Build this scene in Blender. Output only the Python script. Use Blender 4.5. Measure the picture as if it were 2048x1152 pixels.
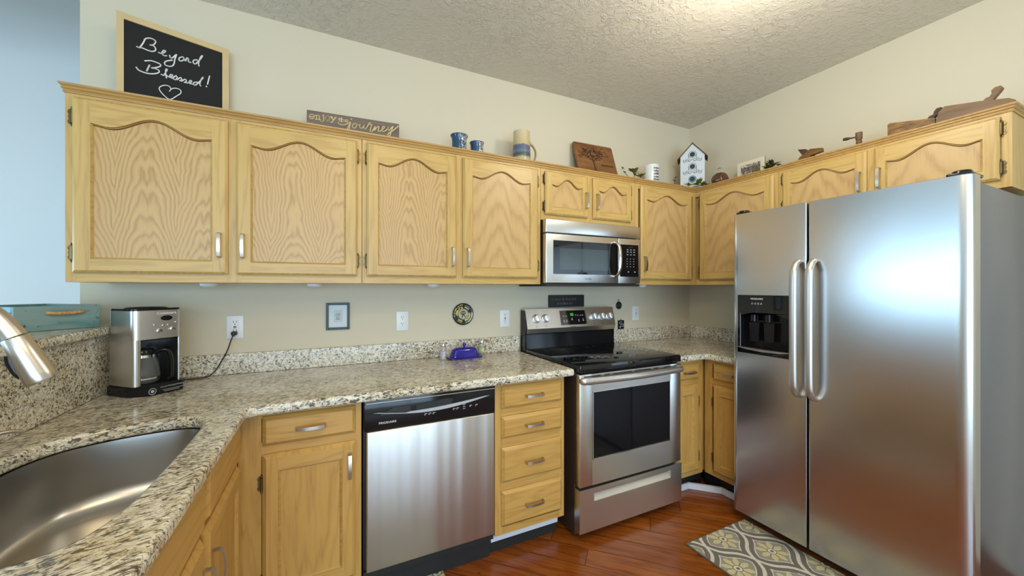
import bpy, bmesh, math, random
from mathutils import Vector, Matrix
random.seed(7)
SC = bpy.context.scene
for _o in list(bpy.data.objects): bpy.data.objects.remove(_o)
COL = SC.collection
PI = math.pi

# ------------------------------------------------------------------ camera, world, lights, exposure
cam_d = bpy.data.cameras.new('camera'); cam = bpy.data.objects.new('camera', cam_d); COL.objects.link(cam)
cam.location = (-2.870, -2.323, 1.345)
cam.rotation_euler = (math.radians(90), 0, math.radians(-25.92))
cam_d.sensor_width = 36.0; cam_d.lens = 36.0*757.7/2048; cam_d.shift_y = -0.7/2048
cam_d.clip_start = 0.02; cam_d.clip_end = 60
SC.camera = cam
W = bpy.data.worlds.new('world'); SC.world = W; W.use_nodes = True
W.node_tree.nodes['Background'].inputs[0].default_value = (0.55, 0.72, 1.0, 1)
W.node_tree.nodes['Background'].inputs[1].default_value = 0.6
SC.view_settings.view_transform = 'Standard'
try: SC.view_settings.look = 'None'
except Exception: pass
SC.view_settings.gamma = 1.0; SC.view_settings.exposure = -0.06
SC.view_settings.use_curve_mapping = False

def area(name, loc, rot, sx, sy, power, color, spread=180):
    d = bpy.data.lights.new(name, 'AREA'); d.shape = 'RECTANGLE'; d.size = sx; d.size_y = sy
    d.energy = power; d.color = color; d.spread = math.radians(spread)
    o = bpy.data.objects.new(name, d); COL.objects.link(o); o.location = loc; o.rotation_euler = rot
    return o
# daylight through the side window of the dining area, the patio door behind, the ceiling lamp, plus two added warm fill lights
area('daylight_side_window', (-6.96, -0.55, 1.28), (0, math.radians(-90), 0), 1.2, 3.6, 116, (0.44, 0.74, 1.0))
area('daylight_patio_door', (-3.6, -6.44, 1.2), (math.radians(90), 0, 0), 5.0, 2.1, 270, (0.55, 0.78, 1.0))
lamp_d = bpy.data.lights.new('ceiling_lamp_glow', 'POINT'); lamp_d.energy = 24; lamp_d.color = (1.0, 0.93, 0.80); lamp_d.shadow_soft_size = 0.12
lamp = bpy.data.objects.new('ceiling_lamp_glow', lamp_d); COL.objects.link(lamp); lamp.location = (-1.30, -1.45, 2.42)
area('rear_warm_fill', (-3.4, -4.4, 2.70), (0, 0, 0), 1.6, 1.6, 40, (1.0, 0.88, 0.72))  # added warm fill behind the camera, no fixture there
wall_fill_d = bpy.data.lights.new('wall_warm_fill', 'POINT'); wall_fill_d.energy = 34; wall_fill_d.color = (1.0, 0.80, 0.52); wall_fill_d.shadow_soft_size = 0.22  # added warm point fill to brighten the back wall
lamp2 = bpy.data.objects.new('wall_warm_fill', wall_fill_d); COL.objects.link(lamp2); lamp2.location = (-2.55, -2.40, 2.52)

# ------------------------------------------------------------------ node helpers
class N:
    def __init__(s, name):
        s.m = bpy.data.materials.new(name); s.m.use_nodes = True; s.t = s.m.node_tree
        s.b = s.t.nodes['Principled BSDF']
    def n(s, typ, **kw):
        x = s.t.nodes.new(typ)
        for k, v in kw.items(): setattr(x, k, v)
        return x
    def l(s, a, b): s.t.links.new(a, b)
    def val(s, inp, v):
        if hasattr(v, 'is_linked') or isinstance(v, bpy.types.NodeSocket): s.l(v, inp)
        else:
            if isinstance(v, tuple) and len(v) == 3 and inp.type == 'RGBA': v = v + (1,)
            inp.default_value = v
    def math(s, op, a, b=0.0, c=None):
        x = s.n('ShaderNodeMath', operation=op); s.val(x.inputs[0], a); s.val(x.inputs[1], b)
        if c is not None: s.val(x.inputs[2], c)
        return x.outputs[0]
    def vmath(s, op, a, b):
        x = s.n('ShaderNodeVectorMath', operation=op); s.val(x.inputs[0], a); s.val(x.inputs[1], b); return x.outputs[0]
    def coord(s, kind='Object'): return s.n('ShaderNodeTexCoord').outputs[kind]
    def seed(s, v, amt=20.0):
        oi = s.n('ShaderNodeObjectInfo'); r = s.math('MULTIPLY', oi.outputs['Random'], amt)
        c = s.n('ShaderNodeCombineXYZ'); s.l(r, c.inputs[0]); s.l(r, c.inputs[1]); s.l(r, c.inputs[2])
        return s.vmath('ADD', v, c.outputs[0])
    def map(s, v, scale=(1,1,1), rot=(0,0,0), loc=(0,0,0)):
        x = s.n('ShaderNodeMapping'); s.l(v, x.inputs[0]); x.inputs[1].default_value = loc
        x.inputs[2].default_value = rot; x.inputs[3].default_value = scale; return x.outputs[0]
    def noise(s, v, scale=5, detail=3, rough=0.5, dist=0.0):
        x = s.n('ShaderNodeTexNoise'); s.l(v, x.inputs['Vector']); x.inputs['Scale'].default_value = scale
        x.inputs['Detail'].default_value = detail; x.inputs['Roughness'].default_value = rough
        x.inputs['Distortion'].default_value = dist; return x.outputs['Fac']
    def ramp(s, f, stops, interp='LINEAR'):
        x = s.n('ShaderNodeValToRGB'); s.l(f, x.inputs[0]); x.color_ramp.interpolation = interp
        e = x.color_ramp.elements
        while len(e) < len(stops): e.new(0.5)
        for i, (p, c) in enumerate(stops):
            e[i].position = p; e[i].color = (c, c, c, 1) if not isinstance(c, tuple) else c + (1,)
        return x.outputs[0]
    def mix(s, f, a, b, blend='MIX'):
        x = s.n('ShaderNodeMix', data_type='RGBA', blend_type=blend)
        s.val(x.inputs[0], f); s.val(x.inputs[6], a); s.val(x.inputs[7], b); return x.outputs[2]
    def sep(s, v):
        x = s.n('ShaderNodeSeparateXYZ'); s.l(v, x.inputs[0]); return x.outputs
    def bump(s, h, dist=0.001, strength=1.0):
        x = s.n('ShaderNodeBump'); s.l(h, x.inputs['Height']); x.inputs['Distance'].default_value = dist
        x.inputs['Strength'].default_value = strength; s.l(x.outputs[0], s.b.inputs['Normal'])
    def set(s, color=None, rough=None, metal=None, coat=None, spec=None, ior=None):
        if color is not None: s.val(s.b.inputs['Base Color'], color)
        if rough is not None: s.val(s.b.inputs['Roughness'], rough)
        if metal is not None: s.val(s.b.inputs['Metallic'], metal)
        if coat is not None: s.val(s.b.inputs['Coat Weight'], coat); s.b.inputs['Coat Roughness'].default_value = 0.08
        if spec is not None: s.val(s.b.inputs['Specular IOR Level'], spec)
        return s.m
def srgb(r, g, b):
    f = lambda c: (c/255/12.92) if c/255 <= 0.04045 else ((c/255+0.055)/1.055)**2.4
    return (f(r), f(g), f(b))
def plain(name, color, rough=0.5, metal=0.0, coat=None, vary=0.06, scale=30):
    n = N(name); v = n.seed(n.coord()); f = n.noise(v, scale, 3)
    if vary == 0.0: return n.set(color, rough, metal, coat)
    c = n.mix(f, tuple(x*(1-vary) for x in color), tuple(min(1, x*(1+vary)) for x in color))
    r = n.math('MULTIPLY_ADD', f, 0.08, max(0.0, rough-0.04))
    return n.set(c, r, metal, coat)

# ------------------------------------------------------------------ materials
def wall_paint(name, col):
    n = N(name); v = n.coord(); f = n.noise(v, 90, 3); g = n.noise(v, 1.2, 2)
    c = n.mix(g, tuple(x*0.97 for x in col), tuple(x*1.02 for x in col)); n.bump(f, 0.0006, 0.5)
    return n.set(c, 0.6)
M = {}
M['paint'] = wall_paint('greige_wall_paint', srgb(206, 196, 172))
M['paint_dining'] = wall_paint('pale_wall_paint', srgb(212, 212, 208))
def m_ceiling():
    n = N('knockdown_ceiling'); v = n.coord()
    w = n.noise(v, 16.0, 5, 0.6, 1.0); a = n.ramp(w, [(0.0, 0), (0.50, 0), (0.54, 1), (0.58, 0.9), (0.61, 0.1), (1, 0)])
    patch = n.ramp(n.noise(v, 1.7, 2), [(0.40, 0.12), (0.62, 1.0)]); a = n.math('MULTIPLY', a, patch)
    w2 = n.noise(v, 28, 4, 0.6, 0.6); a2 = n.ramp(w2, [(0.5, 0), (0.6, 1)])
    h = n.math('MULTIPLY_ADD', a2, 0.35, a); n.bump(h, 0.0042, 0.8)
    c = n.mix(a, srgb(212, 206, 190), srgb(218, 212, 196))
    return n.set(c, 0.75)
M['ceiling'] = m_ceiling()
OAK_L, OAK_M, OAK_D = srgb(206, 174, 108), srgb(190, 153, 86), srgb(146, 108, 60)
OAKS = (OAK_L, OAK_M, OAK_D)
def oak(name, horiz=False, cath=0.0, period=0.26, k=1.0, narrow=False, tint=(1, 1, 1)):
    OAK_L, OAK_M, OAK_D = [tuple(a*b for a, b in zip(c, tint)) for c in (OAKS)]
    n = N(name); v0 = n.coord(); v = n.seed(v0, 13)
    if horiz: vm = n.map(v, (3.0, 60, 60)); vs = n.map(v, (1.0, 9, 9)); vf = n.map(v, (9, 420, 420))
    else: vm = n.map(v, (60, 60, 3.0)); vs = n.map(v, (9, 9, 1.0)); vf = n.map(v, (420, 420, 9))
    fine = n.noise(vm, 1.0, 4, 0.6); pores = n.noise(vf, 1.0, 2, 0.5); low = n.noise(vs, 1.0, 3, 0.5)
    s = n.sep(v0)
    if cath:
        wob = n.noise(n.seed(v0, 7), 5.0, 3, 0.5, 0.3)
        xx = n.math('ADD', s[0], n.math('MULTIPLY', wob, 0.05))
        if narrow:
            bell = n.math('ABSOLUTE', xx)
            bell = n.math('POWER', n.math('MULTIPLY', bell, 7.0), 1.15)
            val = n.math('MULTIPLY_ADD', bell, cath, n.math('MULTIPLY', s[2], 7.0))
        else:
            t = n.math('FRACT', n.math('ADD', n.math('DIVIDE', xx, period), 0.5))
            t = n.math('MULTIPLY', n.math('ABSOLUTE', n.math('SUBTRACT', t, 0.5)), 2.0)
            t = n.math('POWER', n.math('ABSOLUTE', n.math('SUBTRACT', t, 0.13)), 1.45)
            low2 = n.noise(n.map(n.seed(v0, 5), (2, 2, 3.0)), 1.0, 2)
            amp = n.math('MULTIPLY_ADD', low2, cath, cath*0.5)
            uneven = n.noise(n.map(n.seed(v0, 9), (1.2, 1.2, 4.5)), 1.0, 2)
            val = n.math('ADD', n.math('MULTIPLY', t, amp), n.math('MULTIPLY', s[2], 12.0)); val = n.math('MULTIPLY_ADD', uneven, 5.0, val)
        val = n.math('ADD', val, n.math('MULTIPLY', low, 2.0))
    else:
        val = n.math('MULTIPLY', low, 9.0)
    val = n.math('ADD', val, n.math('MULTIPLY', fine, 0.5))
    fr = n.math('FRACT', val)
    band = n.ramp(fr, [(0.0, 0.30), (0.25, 0.0), (0.55, 0.25), (0.82, 1.0), (0.94, 0.7), (1.0, 0.30)])
    dens = n.math('MULTIPLY', band, (0.42 if narrow else 0.62) if cath else 0.36)
    dens = n.math('MULTIPLY', dens, n.ramp(fine, [(0.25, 0.45), (0.65, 1.0)]))
    base = n.mix(low, tuple(x*k for x in OAK_L), tuple(x*k for x in OAK_M))
    if cath: base = n.mix(0.45, base, srgb(196, 160, 118))
    col = n.mix(dens, base, tuple(x*k for x in OAK_D))
    pf = n.ramp(pores, [(0.60, 0), (0.72, 0.35)])
    col = n.mix(n.math('MULTIPLY', pf, n.math('ADD', band, 0.3)), col, tuple(x*k*0.7 for x in OAK_D))
    n.bump(n.math('SUBTRACT', 0, band), 0.0004, 0.25)
    return n.set(col, 0.36, 0, None, 0.45)
M['oak_v'] = oak('oak_vertical_grain'); M['oak_h'] = oak('oak_horizontal_grain', True)
M['oak_cath'] = oak('oak_flame_veneer', False, 6.0, 0.185); M['oak_plain'] = oak('oak_plain_veneer', False, 1.5, narrow=True)
M['oak_edge'] = oak('oak_moulding', True, k=0.93); M['oak_crown'] = oak('oak_crown_moulding', True, k=0.80, tint=(1.0, 0.90, 0.82))
for _k in ('v', 'h'): M['oak_'+_k+'_b'] = oak('amber_oak_'+('vertical' if _k == 'v' else 'horizontal')+'_grain', _k == 'h', k=0.95, tint=(1.05, 0.93, 0.76))  # base cabinet oak: the warmer, dimmer light down there is tinted into the wood
M['oak_edge_b'] = oak('amber_oak_moulding', True, k=0.90, tint=(1.05, 0.93, 0.76)); M['oak_side_b'] = oak('amber_oak_side', False, k=0.95, tint=(1.05, 0.93, 0.76))  # same warm light tint for base mouldings and sides
B_ = ''
M['oak_groove'] = plain('dark_glazed_groove', srgb(122, 84, 42), 0.5, vary=0.15)
M['oak_side'] = oak('oak_side_panel', False, k=1.0)
def m_granite(name, sc, rot):
    n = N(name); v = n.coord(); r = n.map(v, (1, 1, 1), rot)
    wv = n.n('ShaderNodeTexNoise'); n.l(r, wv.inputs['Vector']); wv.inputs['Scale'].default_value = 6
    wob = n.vmath('SCALE', wv.outputs['Color'], (0, 0, 0)); wob.node.inputs['Scale'].default_value = 0.06
    r = n.vmath('ADD', r, wob); st = n.map(r, tuple(1.7*q for q in sc))
    big = n.noise(r, 5.5, 3); mid = n.noise(st, 44, 4, 0.6, 0.4)
    dark = n.noise(n.map(st, (1, 1, 1), loc=(3, 5, 1)), 66, 5, 0.62, 0.9); veins = n.noise(n.map(st, (1, 1, 1), loc=(7, 2, 4)), 26, 5, 0.65, 1.2)
    base = n.ramp(mid, [(0.30, srgb(184, 168, 138)), (0.42, srgb(216, 206, 182)), (0.55, srgb(238, 233, 218)), (0.70, srgb(208, 206, 200))])
    gold = n.ramp(big, [(0.48, 0), (0.70, 0.45)]); base = n.mix(gold, base, srgb(196, 168, 112))
    dens = n.ramp(big, [(0.3, 0.075), (0.7, 0.0)])
    dd = n.ramp(n.math('SUBTRACT', dark, n.math('SUBTRACT', dens, 0.02)), [(0.50, 0), (0.565, 1.0)])
    vv = n.ramp(n.math('ABSOLUTE', n.math('SUBTRACT', veins, 0.5)), [(0.0, 0.9), (0.022, 0.35), (0.045, 0)])
    c = n.mix(n.math('MULTIPLY', vv, 0.75), base, srgb(98, 84, 62)); c = n.mix(n.math('MULTIPLY', dd, 0.88), c, srgb(50, 46, 38))
    return n.set(c, 0.16, 0, None, 0.5)
M['granite'] = m_granite('cream_granite', (0.45, 1.0, 1.0), (0, 0, math.radians(-18)))
M['granite_splash'] = m_granite('cream_granite_upright', (0.8, 0.8, 1.0), (0, math.radians(25), 0))
def m_steel(name, col, rough, aniso=0.0, streak='x', wav=0.0, wsc=(3.0, 3.0, 2.2)):
    n = N(name); v = n.coord()
    sc = {'x': (2, 60, 600), 'z': (600, 600, 2), 'n': (30, 30, 30)}[streak]
    f = n.noise(n.map(v, sc), 1.0, 1); r = n.math('MULTIPLY_ADD', f, 0.02, rough-0.01)
    n.set(n.mix(f, tuple(x*0.985 for x in col), col), r, 1.0)
    n.b.inputs['Anisotropic'].default_value = aniso
    if aniso:
        t = n.n('ShaderNodeTangent', direction_type='RADIAL', axis='Z'); n.l(t.outputs[0], n.b.inputs['Tangent'])
    if wav:
        g = n.noise(n.map(v, wsc), 1.0, 1); n.bump(n.math('MULTIPLY', g, wav), 1.0, 1.0)
    return n.m
STEEL = (0.66, 0.645, 0.625)
M['steel'] = m_steel('brushed_steel', STEEL, 0.33)
M['steel_fridge'] = m_steel('fridge_steel', (0.60, 0.60, 0.60), 0.25, 0.0, 'x', 0.0020)
M['steel_dw'] = m_steel('dishwasher_steel', (0.60, 0.575, 0.54), 0.42, 0.0, 'x', 0.010, (11.0, 11.0, 0.5))
M['steel_sink'] = m_steel('sink_steel', (0.50, 0.48, 0.45), 0.32, 0, 'n')
M['nickel'] = m_steel('brushed_nickel', (0.56, 0.525, 0.48), 0.30, 0, 'n')
M['satin_knob'] = plain('satin_knob_metal', (0.86, 0.85, 0.84), 0.34, 0.75, vary=0.0)
M['handle_steel'] = m_steel('satin_handle_steel', (0.62, 0.60, 0.575), 0.40, 0, 'n')
M['chrome'] = plain('polished_chrome', (0.82, 0.81, 0.80), 0.12, 1.0)
M['brass'] = plain('aged_brass', srgb(112, 96, 66), 0.36, 1.0, vary=0.3, scale=80)
M['fridge_side'] = m_steel('fridge_side_grey', srgb(142, 150, 168), 0.30)
M['black'] = plain('gloss_black', (0.010, 0.010, 0.011), 0.12, vary=0.0)
M['black'].node_tree.nodes['Principled BSDF'].inputs['Specular IOR Level'].default_value = 0.3
M['black_glass'] = plain('black_glass', (0.006, 0.006, 0.007), 0.045, vary=0.0)
M['oven_glass'] = N('oven_glass').set((0.006, 0.006, 0.007), 0.05, 0.0, None, 0.22)
M['black_matte'] = plain('matte_black', (0.014, 0.014, 0.014), 0.55)
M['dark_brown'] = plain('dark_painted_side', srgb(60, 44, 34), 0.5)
M['dark_grey'] = plain('dark_grey_plastic', (0.05, 0.05, 0.055), 0.35)
M['white_plastic'] = plain('white_plastic', srgb(226, 228, 230), 0.35, vary=0.02)
M['white_trim'] = plain('white_toe_kick', srgb(214, 216, 222), 0.5, vary=0.03)
M['chalk'] = plain('white_chalk', srgb(238, 238, 236), 0.9, vary=0.05, scale=200)
M['slate'] = plain('chalkboard_slate', srgb(20, 19, 17), 0.8, vary=0.15, scale=6)
M['pale_wood'] = plain('pale_ash_frame', srgb(202, 178, 130), 0.5, vary=0.10, scale=12)
M['grey_print'] = plain('grey_print', srgb(176, 178, 180), 0.5, vary=0.02)
M['print_dark'] = plain('dark_print', srgb(60, 58, 58), 0.5)
M['teal'] = None
def wood(name, light, dark, sc=(2, 40, 40), rough=0.5, bump=0.0006):
    n = N(name); v = n.seed(n.coord()); f = n.noise(n.map(v, sc), 1.0, 5, 0.6, 0.3)
    n.bump(f, bump, 0.6); return n.set(n.ramp(f, [(0.3, dark), (0.55, tuple((a+b)/2 for a, b in zip(light, dark))), (0.75, light)]), rough)
M['sign_wood'] = wood('weathered_sign_wood', srgb(132, 114, 98), srgb(86, 70, 62), (3, 40, 26))
M['gold_letter'] = plain('gold_lettering', srgb(226, 204, 140), 0.5)
M['board_wood'] = wood('cutting_board_walnut', srgb(152, 104, 58), srgb(108, 68, 34), (2, 30, 26), 0.45)
M['burnt'] = plain('burnt_engraving', srgb(58, 32, 16), 0.7)
M['tool_wood'] = wood('old_tool_wood', srgb(142, 98, 36), srgb(80, 50, 16), (40, 4, 30), 0.45)
M['tool_wood_dark'] = wood('dark_tool_wood', srgb(92, 66, 44), srgb(50, 34, 22), (40, 4, 30), 0.6)
M['block_wood'] = wood('mottled_beech_block', srgb(170, 122, 52), srgb(72, 44, 18), (14, 18, 60), 0.5)
M['roof_rust'] = plain('rusted_roof', srgb(84, 52, 34), 0.7, vary=0.4, scale=60)
M['bird_white'] = plain('painted_birdhouse_white', srgb(204, 210, 212), 0.6, vary=0.05)
M['scroll_grey'] = plain('scroll_grey', srgb(92, 96, 100), 0.6)
M['leaf'] = plain('waxy_leaf', srgb(136, 142, 60), 0.45, vary=0.35, scale=25)
M['leaf_dark'] = plain('dark_leaf', srgb(74, 92, 44), 0.5, vary=0.4, scale=25)
M['stem'] = plain('twig', srgb(66, 52, 34), 0.7)
M['rope'] = wood('sisal_rope', srgb(214, 172, 112), srgb(160, 112, 62), (120, 60, 60), 0.8)
M['blue_glaze'] = None
M['cobalt'] = plain('cobalt_glaze', srgb(38, 32, 140), 0.08, vary=0.08)
M['frame_green'] = plain('black_green_frame', srgb(26, 44, 38), 0.4)
M['paper'] = plain('print_paper', srgb(206, 216, 220), 0.6, vary=0.02)
M['led_green'] = None
def m_teal():
    n = N('distressed_teal_paint'); v = n.seed(n.coord()); a = n.noise(n.map(v, (4, 4, 18)), 1.0, 4); b = n.noise(v, 34, 5, 0.7)
    c = n.ramp(a, [(0.3, srgb(66, 110, 114)), (0.5, srgb(112, 142, 140)), (0.75, srgb(138, 156, 150))])
    return n.set(n.mix(n.ramp(b, [(0.64, 0), (0.67, 1)]), c, srgb(76, 62, 46)), 0.65)
M['teal'] = m_teal()
def m_glaze():
    n = N('speckled_blue_glaze'); v = n.coord(); s = n.sep(v)
    a = n.noise(v, 70, 5, 0.7, 1.0); side = n.math('ADD', n.math('MULTIPLY', s[0], 30), n.noise(v, 30, 3))
    blue = n.mix(a, srgb(26, 54, 84), srgb(54, 92, 126))
    pale = n.ramp(a, [(0.42, srgb(40, 48, 60)), (0.52, srgb(120, 130, 138)), (0.62, srgb(214, 216, 210))])
    return n.set(n.mix(n.ramp(side, [(0.40, 0), (0.60, 1)]), blue, pale), 0.15)
M['blue_glaze'] = m_glaze()
def m_stein():
    n = N('banded_stoneware'); s = n.sep(n.coord()); w = n.noise(n.coord(), 18, 4)
    z = n.math('MULTIPLY_ADD', w, 0.022, s[2]); f = n.math('MULTIPLY_ADD', z, 4.0, 0.5)
    c = n.ramp(f, [(0.0, srgb(168, 162, 142)), (0.34, srgb(176, 168, 140)), (0.38, srgb(92, 96, 62)), (0.44, srgb(70, 80, 88)), (0.49, srgb(104, 116, 140)),
                   (0.58, srgb(88, 98, 124)), (0.655, srgb(100, 104, 112)), (0.68, srgb(186, 168, 124)), (1.0, srgb(200, 182, 142))])
    return n.set(c, 0.22)
M['stein'] = m_stein()
M['stein_handle'] = plain('olive_handle_glaze', srgb(150, 134, 82), 0.25, vary=0.3)
M['copper'] = wood('mottled_copper_glass', srgb(128, 78, 50), srgb(48, 26, 14), (70, 70, 70), 0.15, 0.0)
def m_emit(name, col, st):
    n = N(name); n.set((0, 0, 0), 0.4); n.b.inputs['Emission Color'].default_value = col + (1,); n.b.inputs['Emission Strength'].default_value = st; return n.m
M['led_green'] = m_emit('green_clock_display', (0.02, 0.5, 0.06), 0.8)
M['lamp_glass'] = m_emit('lit_lamp_glass', (1.0, 0.86, 0.66), 3.0)
M['sky'] = m_emit('daylight_sky', (0.55, 0.78, 1.0), 1.0)
def m_glass(name, col=(1, 1, 1), rough=0.02):
    n = N(name); n.set(col, rough); n.b.inputs['Transmission Weight'].default_value = 0.92; n.b.inputs['IOR'].default_value = 1.3; return n.m
M['glass'] = m_glass('clear_glass')
M['smoke_glass'] = m_glass('carafe_glass', (0.75, 0.78, 0.76))
def m_attr(name, rough=0.9, bump=0.0):
    n = N(name); a = n.n('ShaderNodeAttribute'); a.attribute_name = 'pattern'; n.set(a.outputs['Color'], rough)
    if bump:
        f = n.noise(n.coord(), 320, 2); n.bump(f, bump, 1.0)
        c = n.mix(n.ramp(f, [(0.35, 0.55), (0.6, 1.0)]), (0, 0, 0), a.outputs['Color']); n.set(c)
    return n.m
M['rug'] = m_attr('woven_rug', 0.95, 0.003); M['picture'] = m_attr('printed_picture', 0.35); M['ceramic_paint'] = m_attr('painted_ceramic', 0.2)
def m_floor():
    n = N('hardwood_planks'); v = n.coord('Object'); s = n.sep(v)
    r2 = 1/math.sqrt(2)
    u = n.math('MULTIPLY', n.math('SUBTRACT', s[0], s[1]), r2)
    w = n.math('MULTIPLY', n.math('ADD', s[0], s[1]), r2); w = n.math('DIVIDE', n.math('ADD', w, 0.044), 0.126)
    row = n.math('FLOOR', w); fw = n.math('FRACT', w)
    wn = n.n('ShaderNodeTexWhiteNoise', noise_dimensions='1D'); n.l(row, wn.inputs['W'])
    uo = n.math('ADD', n.math('DIVIDE', u, 1.05), n.math('MULTIPLY', wn.outputs['Value'], 7.0)); idx = n.math('FLOOR', uo); fu = n.math('FRACT', uo)
    wn2 = n.n('ShaderNodeTexWhiteNoise', noise_dimensions='2D'); cc = n.n('ShaderNodeCombineXYZ'); n.l(row, cc.inputs[0]); n.l(idx, cc.inputs[1]); n.l(cc.outputs[0], wn2.inputs['Vector'])
    g = n.n('ShaderNodeCombineXYZ'); n.l(n.math('MULTIPLY', u, 2.2), g.inputs[0]); n.l(n.math('MULTIPLY', w, 2.6), g.inputs[1]); n.l(n.math('MULTIPLY', wn2.outputs['Value'], 30), g.inputs[2])
    a = n.noise(g.outputs[0], 2.0, 4, 0.5, 0.8); knots = n.noise(g.outputs[0], 4.5, 2, 0.5, 0.4)
    c = n.ramp(a, [(0.25, srgb(104, 50, 14)), (0.45, srgb(142, 74, 22)), (0.62, srgb(164, 92, 32)), (0.8, srgb(126, 62, 18))])
    c = n.mix(n.math('MULTIPLY', wn2.outputs['Value'], 0.45), c, srgb(104, 44, 12))
    c = n.mix(n.ramp(knots, [(0.70, 0), (0.76, 0.8)]), c, srgb(40, 18, 6))
    e1 = n.math('MINIMUM', fw, n.math('SUBTRACT', 1, fw)); e2 = n.math('MULTIPLY', n.math('MINIMUM', fu, n.math('SUBTRACT', 1, fu)), 8.3)
    e = n.math('MINIMUM', e1, e2); groove = n.ramp(e, [(0.0, 1), (0.018, 0.6), (0.035, 0)])
    c = n.mix(n.math('MULTIPLY', groove, 0.6), c, srgb(44, 20, 8))
    h = n.math('MULTIPLY_ADD', a, 0.25, n.math('SUBTRACT', 0, groove)); n.bump(h, 0.0015, 0.7)
    return n.set(c, n.math('MULTIPLY_ADD', a, 0.12, 0.16), 0, None, 0.5)
M['floor'] = m_floor()

# ------------------------------------------------------------------ mesh helpers
class MB:
    def __init__(s): s.bm = bmesh.new(); s.mi = 0
    def _add(s, t):
        for f in t.faces: f.material_index = s.mi
        me = bpy.data.meshes.new('tmp'); t.to_mesh(me); t.free(); s.bm.from_mesh(me); bpy.data.meshes.remove(me); return s
    def box(s, x0, x1, y0, y1, z0, z1, bev=0.0, seg=2, M4=None):
        t = bmesh.new(); bmesh.ops.create_cube(t, size=1)
        for v in t.verts: v.co = Vector(((x0+x1)/2+v.co.x*(x1-x0), (y0+y1)/2+v.co.y*(y1-y0), (z0+z1)/2+v.co.z*(z1-z0)))
        if bev: bmesh.ops.bevel(t, geom=list(t.edges), offset=bev, segments=seg, affect='EDGES', profile=0.5)
        if M4 is not None: bmesh.ops.transform(t, matrix=M4, verts=t.verts)
        return s._add(t)
    def cyl(s, p0, p1, r0, r1=None, seg=20, bev=0.0):
        r1 = r0 if r1 is None else r1; p0 = Vector(p0); p1 = Vector(p1); d = p1-p0
        t = bmesh.new(); bmesh.ops.create_cone(t, cap_ends=True, segments=seg, radius1=r0, radius2=r1, depth=d.length)
        if bev: bmesh.ops.bevel(t, geom=[e for e in t.edges if len(e.link_faces) == 2 and any(len(f.verts) > 4 for f in e.link_faces)], offset=bev, segments=2, affect='EDGES')
        q = Vector((0, 0, 1)).rotation_difference(d.normalized()).to_matrix().to_4x4()
        bmesh.ops.transform(t, matrix=Matrix.Translation((p0+p1)/2) @ q, verts=t.verts); return s._add(t)
    def lathe(s, prof, c=(0, 0, 0), seg=28, cap=True, axis=None):
        t = bmesh.new(); rings = []
        for r, z in prof:
            if r < 1e-6: rings.append([t.verts.new((0, 0, z))])
            else: rings.append([t.verts.new((r*math.cos(2*PI*i/seg), r*math.sin(2*PI*i/seg), z)) for i in range(seg)])
        for a, b in zip(rings, rings[1:]):
            for i in range(seg):
                j = (i+1) % seg
                if len(a) == 1 and len(b) == 1: continue
                if len(a) == 1: t.faces.new((a[0], b[j], b[i]))
                elif len(b) == 1: t.faces.new((a[i], a[j], b[0]))
                else: t.faces.new((a[i], a[j], b[j], b[i]))
        if cap:
            if len(rings[0]) > 1: t.faces.new(rings[0][::-1])
            if len(rings[-1]) > 1: t.faces.new(rings[-1])
        bmesh.ops.recalc_face_normals(t, faces=t.faces)
        m = Matrix.Translation(c)
        if axis is not None: m = m @ Vector((0, 0, 1)).rotation_difference(Vector(axis).normalized()).to_matrix().to_4x4()
        bmesh.ops.transform(t, matrix=m, verts=t.verts); return s._add(t)
    def tube(s, pts, r, seg=10, flat=None, smooth=1):
        pts = [Vector(p) for p in pts]
        if smooth: pts = catmull(pts, 5)
        t = bmesh.new(); rings = []; up = Vector((0, 0, 1)); n = len(pts)
        prev = None
        for i, p in enumerate(pts):
            d = (pts[min(i+1, n-1)]-pts[max(i-1, 0)]).normalized()
            if prev is None:
                a = d.cross(up)
                if a.length < 0.1: a = d.cross(Vector((0, 1, 0)))
                a.normalize()
            else: a = (prev-d*prev.dot(d)).normalized()
            prev = a; b = d.cross(a)
            rr = r(i/(n-1)) if callable(r) else r
            ra, rb = (rr, rr) if flat is None else (rr*flat[0], rr*flat[1])
            rings.append([t.verts.new(p+a*ra*math.cos(2*PI*k/seg)+b*rb*math.sin(2*PI*k/seg)) for k in range(seg)])
        for x, y in zip(rings, rings[1:]):
            for k in range(seg): t.faces.new((x[k], x[(k+1) % seg], y[(k+1) % seg], y[k]))
        t.faces.new(rings[0][::-1]); t.faces.new(rings[-1]); bmesh.ops.recalc_face_normals(t, faces=t.faces)
        return s._add(t)
    def prism(s, poly, axis, a, b, bev=0.0, seg=2):
        """poly = 2D points in the two axes left after `axis` (in xyz order), swept along axis from a to b"""
        def P(u, v, w): return {'x': (w, u, v), 'y': (u, w, v), 'z': (u, v, w)}[axis]
        t = bmesh.new(); lo = [t.verts.new(P(u, v, a)) for u, v in poly]; hi = [t.verts.new(P(u, v, b)) for u, v in poly]
        t.faces.new(lo); t.faces.new(hi[::-1]); n = len(poly)
        for i in range(n): t.faces.new((lo[i], hi[i], hi[(i+1) % n], lo[(i+1) % n]))
        bmesh.ops.recalc_face_normals(t, faces=t.faces)
        if bev: bmesh.ops.bevel(t, geom=[e for e in t.edges if (e.verts[0] in lo) == (e.verts[1] in lo)], offset=bev, segments=seg, affect='EDGES')
        return s._add(t)
    def face(s, pts):
        t = bmesh.new(); t.faces.new([t.verts.new(p) for p in pts]); return s._add(t)
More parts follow.
